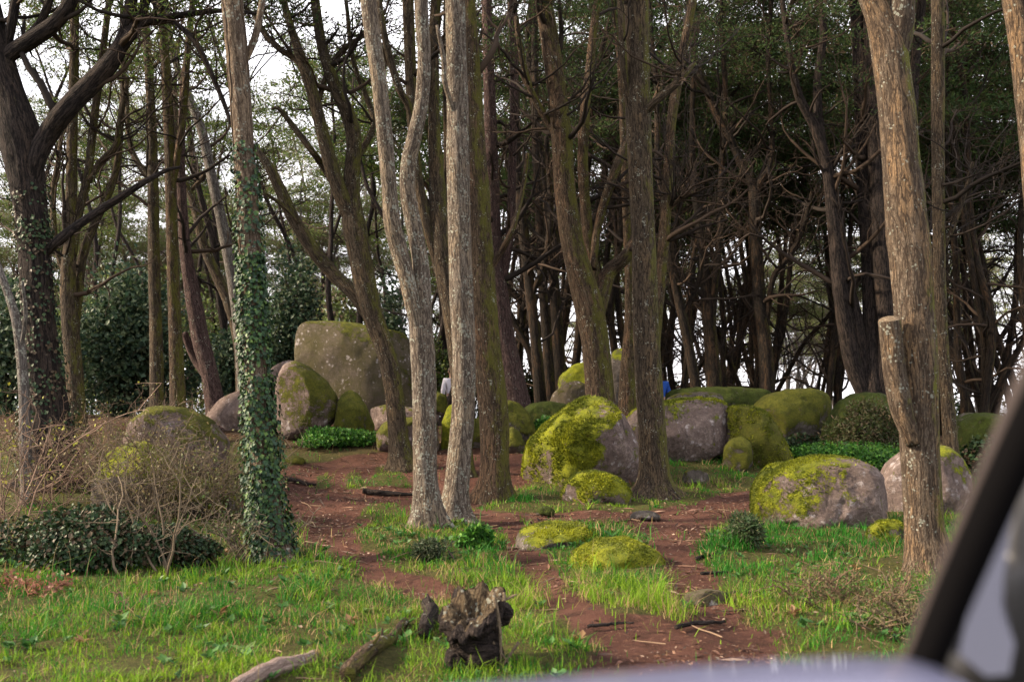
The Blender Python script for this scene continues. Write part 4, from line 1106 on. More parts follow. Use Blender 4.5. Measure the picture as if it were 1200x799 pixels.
def bare_shrub(name, label, c, H, spread_, nst, col, seed, cat='shrub', leaves=0, lcol=None, r0=0.009, sub=(5, 4), group=None, lsize=(0.02, 0.045)):
    r = np.random.default_rng(1700 + seed)
    zb = float(gz(c[0], c[1])[0])
    root = thing(name, label, cat, (c[0], c[1], zb), group)
    tw, fo = MB(), MB()
    tips = []
    for _ in range(nst):
        a = r.uniform(0, 6.28)
        p = np.array([c[0] + r.normal(0, 0.12 * spread_), c[1] + r.normal(0, 0.12 * spread_), zb - 0.03])
        A = grow(r, p, [math.cos(a) * spread_ * 0.6, math.sin(a) * spread_ * 0.6, H], H * r.uniform(0.7, 1.2), 9, 0.14)
        cc_ = np.asarray(col) * r.uniform(0.65, 1.35)
        tube(tw, A, np.linspace(r0, 0.003, 9), 5, cc_)
        for _ in range(sub[0]):
            k_ = r.integers(2, 9)
            B = grow(r, A[k_], rand_dirs(r, 1)[0] * 0.9 + unit(A[-1] - A[0]) * 0.8, H * r.uniform(0.2, 0.5), 6, 0.22)
            tube(tw, B, np.linspace(0.0045, 0.0022, 6), 3, cc_, cap=False)
            tips += [B[3], B[5]]
            for _ in range(sub[1]):
                e = r.integers(1, 6)
                C2 = grow(r, B[e], rand_dirs(r, 1)[0], H * r.uniform(0.06, 0.2), 4, 0.25)
                tube(tw, C2, np.linspace(0.003, 0.0018, 4), 3, cc_, cap=False)
                tips.append(C2[-1])
    tw.build('stems', M['twig'], root, kind='stuff')
    if leaves:
        tips = np.array(tips)
        P = tips[r.integers(0, len(tips), leaves)] + r.normal(0, 0.03, (leaves, 3))
        L = r.uniform(*lsize, leaves)
        pick = np.asarray(lcol)[r.integers(0, len(lcol), leaves)] * (1 + r.uniform(-0.3, 0.3, (leaves, 1)))
        kites(fo, P, rand_dirs(r, leaves), rand_dirs(r, leaves), L, L * 0.35, pick)
        fo.build('foliage', M['leaf'], root, kind='stuff', smooth=False)
    return root

def at(u, Y): return ((u - 600) / FPX * Y, Y)
LAUREL = [(0.020, 0.042, 0.026), (0.030, 0.056, 0.030), (0.045, 0.075, 0.036), (0.075, 0.10, 0.05)]
x, y = at(140, 23.5); leaf_bush('laurel_thicket', 'big dark evergreen thicket behind the pair of straight trunks', 'thicket', (x, y), (2.3, 1.6, 3.8), 14000, LAUREL, (0.09, 0.16), 1, lumps=16)
x, y = at(15, 22); leaf_bush('evergreen_bush', 'grey-green bush beside the massive tree at the edge of the wood', 'bush', (x, y), (1.5, 1.2, 3.2), 6000, LAUREL, (0.08, 0.15), 2, lumps=11)
x, y = at(345, 24.5); leaf_bush('evergreen_bush', 'tall dark bush rising behind the pink slab next to the ivy-clad trunk', 'bush', (x, y), (0.9, 0.9, 4.6), 7000, LAUREL, (0.08, 0.15), 3, lumps=14)
x, y = at(455, 26); leaf_bush('evergreen_bush', 'narrow dark ivy-grown bush behind the tall flat-faced boulder', 'bush', (x, y), (0.7, 0.7, 4.4), 5000, LAUREL, (0.08, 0.14), 4, lumps=14)
x, y = at(270, 23); leaf_bush('evergreen_bush', 'low dark bush behind the reddish leaning trunk', 'bush', (x, y), (0.9, 0.9, 2.3), 4000, LAUREL, (0.08, 0.14), 5, lumps=9)
x, y = at(508, 28.5); leaf_bush('evergreen_bush', 'mottled green bush behind the person in white', 'bush', (x, y), (0.7, 0.7, 2.6), 3500, GREEN_MID, (0.07, 0.13), 6, lumps=10)
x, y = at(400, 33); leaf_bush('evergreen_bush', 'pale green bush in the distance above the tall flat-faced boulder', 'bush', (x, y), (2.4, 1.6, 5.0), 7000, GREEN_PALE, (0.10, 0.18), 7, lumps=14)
for j, (u_, Y_, w_, h_) in enumerate([(610, 41, 2.2, 2.6), (665, 44, 2.4, 2.2), (720, 40, 2.0, 2.4), (790, 45, 2.6, 2.3), (845, 41, 2.0, 2.0), (905, 46, 2.4, 1.6), (1075, 44, 2.2, 2.0), (1225, 42, 2.6, 2.6)]):
    x, y = at(u_, Y_); leaf_bush('understory_bush', 'dark understory bush far back among the trunks of the shady stand', 'bush', (x, y), (w_, 1.4, h_), 2600, GREEN_DARK + GREEN_MID[:1], (0.12, 0.22), 60 + j, lumps=10, group='understory bushes of the dark stand', stems=5)
for j, (u_, Y_, w_, h_) in enumerate([(-20, 36, 2.6, 5.0), (55, 40, 2.8, 5.6), (120, 34, 2.2, 5.2), (190, 42, 2.6, 5.8), (250, 36, 2.2, 4.6), (310, 41, 2.4, 5.2), (375, 44, 2.6, 5.6), (440, 40, 2.2, 4.8), (500, 43, 2.2, 5.0), (555, 40, 2.0, 4.0)]):
    x, y = at(u_, Y_); leaf_bush('conifer_bush', 'soft green bushy conifer standing back in the open wood behind the slim trunks', 'bush', (x, y), (w_, 1.5, h_), 5200, GREEN_MID + GREEN_PALE[:2], (0.12, 0.24), 80 + j, lumps=15, wid=0.2, group='soft green conifers of the open wood', stems=6)
BRACKEN = (0.16, 0.085, 0.05)
g0 = G(170, 655)
bare_shrub('thorn_shrub', 'bare brown thorny shrub growing over the white-lichened rock', (*at(178, 10.6),), 1.1, 1.4, 36, (0.105, 0.080, 0.055), 1, r0=0.006, leaves=1500, lcol=[(0.09, 0.09, 0.03), (0.13, 0.10, 0.04)])
bare_shrub('thorn_shrub', 'tangled brown shrub filling the space left of the ivy-clad trunk', (*at(250, 11.2),), 0.95, 1.3, 36, (0.10, 0.076, 0.055), 2, r0=0.006, leaves=1500, lcol=[(0.07, 0.09, 0.03), (0.11, 0.10, 0.04)])
bare_shrub('thorn_shrub', 'low twiggy brown shrub in front of the rough pinkish rock', (*at(130, 12.6),), 1.0, 1.5, 36, (0.115, 0.08, 0.06), 3, r0=0.006, leaves=900, lcol=[(0.09, 0.09, 0.03)])
bare_shrub('bramble', 'pale arching bare stems rising at the edge of the picture by the ivy mound', (*at(18, 8.6),), 1.3, 0.6, 8, (0.17, 0.115, 0.085), 4, r0=0.008, sub=(6, 3), leaves=90, lcol=[(0.22, 0.21, 0.03)])
bare_shrub('bramble', 'reddish twigs behind the ivy mound beneath the massive tree', (*at(60, 11.0),), 1.0, 1.3, 17, (0.12, 0.078, 0.055), 5, r0=0.006, leaves=350, lcol=[(0.10, 0.11, 0.03), (0.20, 0.2, 0.03)])
bare_shrub('bramble', 'dry twigs leaning against the foot of the ivy-clad trunk', (*at(292, 8.7),), 0.55, 0.8, 22, (0.12, 0.095, 0.07), 6, leaves=300, lcol=[(0.06, 0.09, 0.03)])
bare_shrub('sapling', 'crooked little bare sapling rising out of the ivy mound', (*at(188, 7.9),), 0.95, 0.9, 7, (0.13, 0.10, 0.07), 7, r0=0.011, sub=(7, 4))
bare_shrub('bramble', 'brown twiggy growth at the foot of the thicket by the pair of straight trunks', (*at(170, 16),), 1.0, 2.0, 26, (0.14, 0.10, 0.075), 8, leaves=500, lcol=[(0.09, 0.09, 0.03)])
bare_shrub('bramble', 'dry grass-like stems in the shade below the massive tree', (*at(95, 14.2),), 0.9, 1.8, 26, (0.15, 0.095, 0.06), 9, leaves=400, lcol=[(0.09, 0.09, 0.03)])
bare_shrub('dead_shrub', 'dead pinkish shrub at the corner below the ivy mound', (*at(45, 7.0),), 0.22, 0.9, 22, (0.20, 0.09, 0.06), 10, leaves=500, lcol=[(0.22, 0.09, 0.055), (0.16, 0.07, 0.045)])
bare_shrub('dead_shrub', 'small knot of brown dead stems on the grass in front of the ivy mound', (*at(165, 6.4),), 0.14, 0.7, 18, (0.16, 0.10, 0.07), 11)
bare_shrub('heath_shrub', 'dry twiggy heath sprawling in grass at the foot of the cut-limb trunk', (*at(985, 6.6),), 0.40, 1.1, 34, (0.11, 0.075, 0.048), 12, leaves=2200, lcol=[(0.06, 0.095, 0.022), (0.10, 0.08, 0.038)], lsize=(0.010, 0.024))
bare_shrub('heath_shrub', 'wiry brown-green heath beside the car pillar', (*at(1060, 6.0),), 0.38, 0.8, 26, (0.10, 0.075, 0.048), 13, leaves=1600, lcol=[(0.06, 0.095, 0.022), (0.10, 0.08, 0.038)], lsize=(0.010, 0.024))
# ivy mound at lower left
x, y = at(105, 8.1); leaf_bush('ivy_mound', 'low mound of dark broad-leaved ivy at the foot of the thorny shrub', 'ivy', (x, y), (1.05, 0.5, 0.43), 15000, IVY_DARK, (0.022, 0.048), 8, mat='ivy', lumps=12, droop=0.5, wid=0.45, stems=3)
x, y = at(205, 8.3); leaf_bush('ivy_mound', 'smaller dark ivy heap trailing toward the ivy-clad trunk', 'ivy', (x, y), (0.55, 0.4, 0.36), 7000, IVY_DARK, (0.022, 0.045), 9, mat='ivy', lumps=8, droop=0.5, wid=0.45, stems=3)
# green plants round the rocks
COVER = [(0.032, 0.115, 0.014), (0.050, 0.150, 0.018), (0.08, 0.18, 0.022), (0.022, 0.07, 0.012)]
x, y = at(385, 17.1); leaf_bush('ground_ivy', 'deep green leafy patch under the pink-bottomed rounded boulder', 'plant', (x, y), (1.05, 0.5, 0.30), 6000, COVER, (0.03, 0.055), 10, lumps=12, wid=0.5, stems=1)
x, y = at(990, 16.4); leaf_bush('green_bank', 'bright leafy green bank spilling below the heather-covered mound', 'plant', (x, y), (1.6, 1.0, 0.45), 12000, COVER, (0.03, 0.055), 11, lumps=18, wid=0.5, stems=1)
x, y = at(905, 16.6); leaf_bush('green_bank', 'leafy green growth at the foot of the olive domed boulder', 'plant', (x, y), (0.6, 0.5, 0.24), 3000, COVER, (0.05, 0.08), 12, lumps=10, wid=0.5, stems=1)
HEATH = [(0.045, 0.055, 0.018), (0.065, 0.06, 0.024), (0.085, 0.06, 0.034), (0.04, 0.06, 0.014)]
x, y = at(1012, 17.2); leaf_bush('heather', 'olive brown heather cap on the mound behind the cut-limb trunk', 'heather', (x, y), (0.85, 0.6, 1.12), 11000, HEATH, (0.05, 0.09), 13, lumps=18, wid=0.16, stems=4)
x, y = at(938, 18.0); leaf_bush('ground_ivy', 'dark leafy creeper climbing the lower face of the olive domed boulder', 'plant', (x, y), (0.55, 0.35, 0.42), 3600, IVY_DARK, (0.045, 0.075), 18, lumps=10, wid=0.45, stems=1)
x, y = at(845, 20.3); leaf_bush('ground_ivy', 'dark green creeper hanging on the long low ledge', 'plant', (x, y), (0.9, 0.3, 0.55), 4200, COVER, (0.045, 0.075), 19, lumps=12, wid=0.4, stems=1)
x, y = at(640, 17.6); leaf_bush('ground_ivy', 'dark leafy growth over the low rock behind the big peaked boulder', 'plant', (x, y), (0.5, 0.4, 0.45), 2600, COVER, (0.045, 0.075), 20, lumps=9, wid=0.4, stems=1)
x, y = at(1150, 15.0); leaf_bush('ivy_mound', 'dark ivy creeping round the white-topped rock', 'ivy', (x, y), (0.55, 0.5, 0.66), 3000, IVY_DARK, (0.06, 0.09), 14, mat='ivy', lumps=10, droop=0.4, wid=0.45, stems=1)
gp = G(872, 640); leaf_bush('heather', 'small dark green heather clump in grass at the trail edge', 'heather', (gp[0], gp[1]), (0.34, 0.3, 0.30), 3000, [(0.03, 0.06, 0.022), (0.045, 0.08, 0.025), (0.06, 0.065, 0.03)], (0.03, 0.06), 15, lumps=9, wid=0.14, stems=4)
gp = G(560, 640); leaf_bush('fern_clump', 'dark green leafy clump at the base of the straight furrowed trunk', 'plant', (gp[0], gp[1]), (0.26, 0.2, 0.17), 900, COVER, (0.04, 0.08), 16, lumps=6, wid=0.4, stems=1)
gp = G(505, 660); leaf_bush('heather', 'dark sprig of heather in grass below the pale double trunk', 'heather', (gp[0], gp[1]), (0.24, 0.2, 0.20), 1500, [(0.035, 0.055, 0.025), (0.05, 0.06, 0.03)], (0.03, 0.06), 17, lumps=6, wid=0.14, stems=3)

# ------------------------------------------------------------------ stump and fallen logs
def stump():
    b = G(558, 786)
    Yc = b[1] + 0.13
    root = thing('tree_stump', 'rotten dark stump with tilted hollow cut top in the grass', 'stump', tuple(float(a) for a in (b[0], Yc, gz(b[0], Yc)[0])))
    s_ = px(Yc)
    def col(uv):
        P = np.array([[*W(u, v, Yc + d)] for u, v, w, d in uv]); rr = np.array([w * 0.5 * s_ for u, v, w, d in uv])
        return P, rr
    seg = 72
    th = np.linspace(0, 2 * math.pi, seg, endpoint=False)
    ct, st_ = np.cos(th), np.sin(th)
    def ring(v, w, tilt, k_, rough, inner=0.0):
        """One ring of the stump at photo height v, width w, its plane tipped toward the road by tilt."""
        c = W(560 - 6 * tilt, v, Yc - 0.05 * tilt)
        lobes = fbm(np.stack([ct * 2.1, st_ * 2.1, np.full(seg, k_ * 0.10)], 1), 33, 4) - 0.5
        split = np.abs(fbm(np.stack([ct * 5, st_ * 5, np.full(seg, k_ * 0.12)], 1), 35, 3) - 0.5)
        rad = w * 0.5 * s_ * (1 + rough * (1.3 * lobes + 2.0 * np.minimum(split, 0.14) - 0.2))
        x, y = rad * ct, rad * st_ * 0.95
        jag = (fbm(np.stack([ct * 4, st_ * 4, np.full(seg, 2.0)], 1), 37, 4) - 0.5) * 0.10 * tilt
        z = (y * 0.62 + x * 0.30) * tilt + jag - inner
        return np.stack([c[0] + x, c[1] + y, c[2] + z], 1)
    def rings(rows, name, mat, label=None):
        V = np.concatenate(rows); m = len(rows); i_ = np.arange(m * seg).reshape(m, seg)
        bk = V - V.mean(0) + 5
        mb = MB(); mb.add(V, np.stack([i_[:-1], np.roll(i_[:-1], -1, 1), np.roll(i_[1:], -1, 1), i_[1:]], 2).reshape(-1, 4), None, b=bk)
        return mb.build(name, mat, root, label=label)
    outer = []
    prof = [(815, 84, 0), (795, 74, 0), (780, 66, 0.05), (765, 60, 0.15), (752, 56, 0.3), (742, 57, 0.5), (733, 63, 0.75), (724, 68, 0.95), (716, 69, 1.0), (709, 66, 1.0)]
    pv = np.array(prof); tt = np.linspace(0, len(prof) - 1, 46); idx_ = np.arange(len(prof))
    for k_, t_ in enumerate(tt):
        outer.append(ring(np.interp(t_, idx_, pv[:, 0]), np.interp(t_, idx_, pv[:, 1]), np.interp(t_, idx_, pv[:, 2]), k_, 0.55))
    rings(outer, 'body', M['rotten_wood'])
    face = [outer[-1] + [0, 0, -0.002]]
    for j, f in enumerate((0.90, 0.80, 0.68, 0.55, 0.42, 0.28, 0.14, 0.03)):
        w_ = pv[-1, 1] * f
        deep = 0.11 * sstep(0.85, 0.25, np.array([f]))[0]
        face.append(ring(709, w_, 1.0, 46 + j * 3, 0.55, inner=deep + (0.012 if j % 2 else 0.0)))
    rings(face, 'cut_face', M['rotten_top'], 'tan weathered rim round a dark rotten hollow')
    # broken blocks, side knob and shards
    def chunk(name, uv, sd, dpt, mat='rotten_wood', rough=0.1):
        O = np.array([W(u, v, Yc + dpt) for u, v in uv]); cc_ = O.mean(0)
        v, f = ICO[4]
        ph = np.arctan2(O[:, 2] - cc_[2], O[:, 0] - cc_[0]); rd = np.hypot(O[:, 0] - cc_[0], O[:, 2] - cc_[2]); o_ = np.argsort(ph)
        phi = np.arctan2(v[:, 2], v[:, 0]); m = np.hypot(v[:, 0], v[:, 2]) ** 0.6
        rad = np.interp(phi, ph[o_], rd[o_], period=2 * math.pi)
        Pp = np.stack([rad * np.cos(phi) * m, 0.09 * np.sign(v[:, 1]) * np.abs(v[:, 1]) ** 0.6, rad * np.sin(phi) * m], 1)
        Pp *= 1 + rough * 2 * (fbm(v * 2.5 + sd, sd, 4) - 0.5)[:, None]
        mb = MB(); mb.add(Pp + cc_, None, f, b=(Pp + cc_)[:, [2, 1, 0]])
        mb.build(name, M[mat], root)
    chunk('block', [(536, 740), (575, 733), (582, 748), (566, 762), (545, 768), (536, 758)], 3, -0.07, rough=0.25)
    chunk('block', [(548, 762), (582, 752), (584, 768), (566, 778), (548, 776)], 4, -0.08, rough=0.25)
    chunk('knob', [(580, 714), (592, 706), (599, 711), (598, 726), (588, 732)], 5, 0.06, rough=0.3)
    chunk('knob', [(522, 770), (530, 760), (542, 762), (545, 778), (530, 784)], 6, -0.05, rough=0.3)
    for (pts, w) in (([(583, 700), (592, 702), (601, 698), (606, 696)], 4), ([(590, 704), (591, 698), (590, 694)], 6), ([(578, 694), (585, 730), (587, 770), (583, 790)], 5), ([(608, 752), (592, 775), (580, 792)], 4), ([(586, 730), (560, 750), (548, 764)], 2.5), ([(572, 745), (590, 768), (606, 790)], 3)):
        P = np.array([W(u, v, Yc - 0.12) for u, v in pts])
        mb = MB(); tube(mb, catmull(P, 10), np.linspace(w, w * 0.5, 10) * 0.5 * s_, 7, rough=0.1, seed=int(w * 7))
        mb.build('shard', M['cut_wood'], root)
stump()

def log(label, ends, w, mat, seed, cutends=False, lift=0.0, cat='log'):
    a, b = G(*ends[0]), G(*ends[1])
    r = np.random.default_rng(seed)
    n = 14
    t_ = np.linspace(0, 1, n)[:, None]
    P = a * (1 - t_) + b * t_
    P[:, :2] += np.cumsum(r.normal(0, 0.008, (n, 2)), 0)
    rr = np.interp(t_[:, 0], [0, 0.5, 1], w) * 0.5 * px(0.5 * (a[1] + b[1]))
    P[:, 2] = gz(P[:, 0], P[:, 1]) + rr * 0.7 + lift
    Q = catmull(np.column_stack([P, rr]), 50)
    root = thing('fallen_log', label, cat, tuple(float(q) for q in P[0]))
    mb = MB(); tube(mb, Q[:, :3], Q[:, 3], 24, rough=0.10, seed=seed, lump=0.14)
    mb.build('stem', M[mat], root)
    for e in range(2 if max(w) > 10 else 0):
        k_ = r.integers(12, 40)
        S2 = grow(r, Q[k_, :3], [r.normal(), r.normal(), 0.8], 0.10, 4, 0.2)
        mb = MB(); tube(mb, S2, np.linspace(Q[k_, 3] * 0.4, 0.006, 4), 8, rough=0.1, seed=seed + e)
        mb.build('stub', M[mat], root)
log('weathered pinkish-grey branch lying in grass at the bottom edge', ((278, 812), (374, 770)), (17, 20, 12), 'bark_bleached', 5)
log('rotting mossy branch lying in grass left of the stump', ((404, 800), (476, 736)), (17, 16, 11), 'bark_mossy', 6)
log('short splintered log end beside the stump', ((497, 752), (514, 716)), (16, 18, 14), 'rotten_wood', 7, lift=0.03)
for i, (u0, v0, u1, v1, w, lb) in enumerate([(838, 700, 905, 692, 5, 'thin root ridge crossing the trail beside the brown stone step'), (335, 562, 372, 568, 5, 'dark root lying across the path left of the curved dark tree'),
                                             (425, 576, 485, 579, 6, 'dark fallen branch on the path at the foot of the curved dark tree'), (815, 655, 855, 648, 4, 'short root crossing the trail near the heather clump'),
                                             (790, 735, 850, 728, 5, 'root ridge across the lower trail'), (822, 672, 866, 668, 4, 'bent root crossing the trail above the brown stone step'),
                                             (690, 736, 745, 728, 4, 'thin dry branch on the lower trail beside the yellow grass'), (628, 552, 650, 545, 4, 'small dead branch beside the big peaked boulder')]):
    log(lb, ((u0, v0), (u1, v1)), (w, w, w * 0.5), 'bark_dark', 40 + i, lift=-0.008, cat='root' if 'root' in lb else 'branch')

# ------------------------------------------------------------------ two walkers half hidden by trunks
def person(label, c, face, top_col, leg_col, hair_col, seed):
    """One continuous skinned body; shirt, trousers and hair are its children."""
    zb = float(gz(c[0], c[1])[0])
    root_loc = (c[0], c[1], zb)
    skin = plain('skin', (0.42, 0.25, 0.18), 0.55)
    J = {'pelvis': (0, 0, 0.92), 'belly': (0, 0.01, 1.06), 'chest': (0, 0.0, 1.24), 'neckb': (0, 0.0, 1.40), 'neck': (0, -0.01, 1.47), 'jaw': (0, -0.03, 1.53), 'skull': (0, -0.015, 1.61)}
    Rr = {'pelvis': 0.125, 'belly': 0.115, 'chest': 0.135, 'neckb': 0.075, 'neck': 0.05, 'jaw': 0.068, 'skull': 0.088}
    E = [('pelvis', 'belly'), ('belly', 'chest'), ('chest', 'neckb'), ('neckb', 'neck'), ('neck', 'jaw'), ('jaw', 'skull')]
    for s_, n_ in ((-1, 'l'), (1, 'r')):
        J.update({'sh' + n_: (s_ * 0.185, 0, 1.36), 'el' + n_: (s_ * 0.235, 0.02, 1.08), 'wr' + n_: (s_ * 0.225, -0.07, 0.85), 'pa' + n_: (s_ * 0.222, -0.09, 0.78),
                  'hip' + n_: (s_ * 0.09, 0, 0.86), 'kn' + n_: (s_ * 0.10, -0.015, 0.49), 'an' + n_: (s_ * 0.105, 0.02, 0.09), 'to' + n_: (s_ * 0.12, -0.14, 0.04)})
        Rr.update({'sh' + n_: 0.065, 'el' + n_: 0.045, 'wr' + n_: 0.03, 'pa' + n_: 0.036, 'hip' + n_: 0.095, 'kn' + n_: 0.06, 'an' + n_: 0.042, 'to' + n_: 0.036})
        E += [('chest', 'sh' + n_), ('sh' + n_, 'el' + n_), ('el' + n_, 'wr' + n_), ('wr' + n_, 'pa' + n_), ('pelvis', 'hip' + n_), ('hip' + n_, 'kn' + n_), ('kn' + n_, 'an' + n_), ('an' + n_, 'to' + n_)]
        for f, (ox, L_) in enumerate(((-0.026, 0.055), (-0.009, 0.068), (0.009, 0.063), (0.026, 0.05))):
            J[f'fa{f}{n_}'] = (s_ * 0.222, -0.09 + ox, 0.745); J[f'fb{f}{n_}'] = (s_ * 0.210, -0.095 + ox, 0.745 - L_)
            Rr[f'fa{f}{n_}'] = 0.010; Rr[f'fb{f}{n_}'] = 0.008
            E += [('pa' + n_, f'fa{f}{n_}'), (f'fa{f}{n_}', f'fb{f}{n_}')]
        J['th' + n_] = (s_ * 0.205, -0.135, 0.755); Rr['th' + n_] = 0.010; E.append(('pa' + n_, 'th' + n_))
    def skinned(name, keys, grow_, mat, parent, extra=None):
        ks = list(keys); idx = {k_: i for i, k_ in enumerate(ks)}
        me = bpy.data.meshes.new(name)
        me.from_pydata([J[k_] for k_ in ks], [(idx[a], idx[b]) for a, b in E if a in idx and b in idx], [])
        o = bpy.data.objects.new(name, me); COL.objects.link(o)
        o.modifiers.new('skin', 'SKIN')
        if not me.skin_vertices: me.attributes
        sv = me.skin_vertices[0].data if me.skin_vertices else None
        if sv is None:
            bpy.context.view_layer.objects.active = o
        for i, k_ in enumerate(ks):
            rr = Rr[k_] * (1 if not extra else extra.get(k_, 1)) + grow_
            sx = rr
            sv[i].radius = (rr, rr)
            sv[i].use_root = (k_ == ks[0])
        o.modifiers[0].use_smooth_shade = True
        ss = o.modifiers.new('sub', 'SUBSURF'); ss.levels = 2; ss.render_levels = 2
        dg = bpy.context.evaluated_depsgraph_get()
        me2 = bpy.data.meshes.new_from_object(o.evaluated_get(dg))
        bpy.data.objects.remove(o)
        me2.name = name
        me2.materials.clear(); me2.materials.append(mat)
        o = bpy.data.objects.new(name, me2); COL.objects.link(o)
        if parent is not None: o.parent = parent
        return o
    body = skinned('person', J.keys(), 0, skin, None)
    body.location = root_loc; body.rotation_euler = (0, 0, face)
    tag(body, label, 'person')
    skinned('shirt', ['chest', 'belly', 'pelvis', 'neckb', 'shl', 'ell', 'wrl', 'shr', 'elr', 'wrr'], 0.018, plain('shirt_cloth', top_col, 0.9), body)
    skinned('trousers', ['pelvis', 'hipl', 'knl', 'anl', 'hipr', 'knr', 'anr'], 0.014, plain('trouser_cloth', leg_col, 0.9), body)
    for s_, n_ in ((-1, 'l'), (1, 'r')):
        skinned('shoe', ['to' + n_, 'an' + n_], 0.012, plain('shoe_leather', (0.03, 0.028, 0.03), 0.6), body)
    # hair cap, ears, nose, eyes
    v, f = ICO[4]
    keep = (v[:, 2] > -0.15 + 0.55 * (v[:, 1] < -0.2) + 0.0) | (v[:, 1] > 0.35)
    fi = f[keep[f].all(1)]
    mb = MB(); Pp = v * [0.098, 0.112, 0.105] + [0, 0.0, 1.615]
    Pp += unit(v) * (0.014 * (fbm(v * 7, seed, 3) - 0.5))[:, None]
    mb.add(Pp, None, fi)
    o = mb.build('hair', plain('hair', hair_col, 0.7), None); o.parent = body
    mb = MB(); tube(mb, np.array([(0, -0.085, 1.60), (0, -0.112, 1.565), (0, -0.098, 1.552)]), [0.010, 0.016, 0.010], 8)
    o = mb.build('nose', skin, None); o.parent = body
    for s_ in (-1, 1):
        mb = MB(); mb.add(ICO[3][0] * [0.013, 0.007, 0.009] + [s_ * 0.033, -0.094, 1.60], None, ICO[3][1])
        o = mb.build('eye', plain('eye', (0.12, 0.09, 0.07), 0.3), None); o.parent = body
        mb = MB(); mb.add(ICO[3][0] * [0.010, 0.02, 0.03] + [s_ * 0.092, -0.005, 1.585], None, ICO[3][1])
        o = mb.build('ear', skin, None); o.parent = body
    mb = MB(); mb.add(ICO[3][0] * [0.024, 0.008, 0.008] + [0, -0.094, 1.525], None, ICO[3][1])
    o = mb.build('mouth', plain('lips', (0.30, 0.12, 0.10), 0.5), None); o.parent = body
x, y = at(529.5, 25.4); person('person in a white top standing behind the straight furrowed trunk', (x, y), R(200), (0.72, 0.68, 0.74), (0.05, 0.05, 0.07), (0.05, 0.03, 0.02), 1)
x, y = at(773, 25.4); person('person in a bright blue jacket standing behind the tall central trunk', (x, y), R(185), (0.02, 0.09, 0.42), (0.03, 0.03, 0.04), (0.03, 0.02, 0.015), 2)

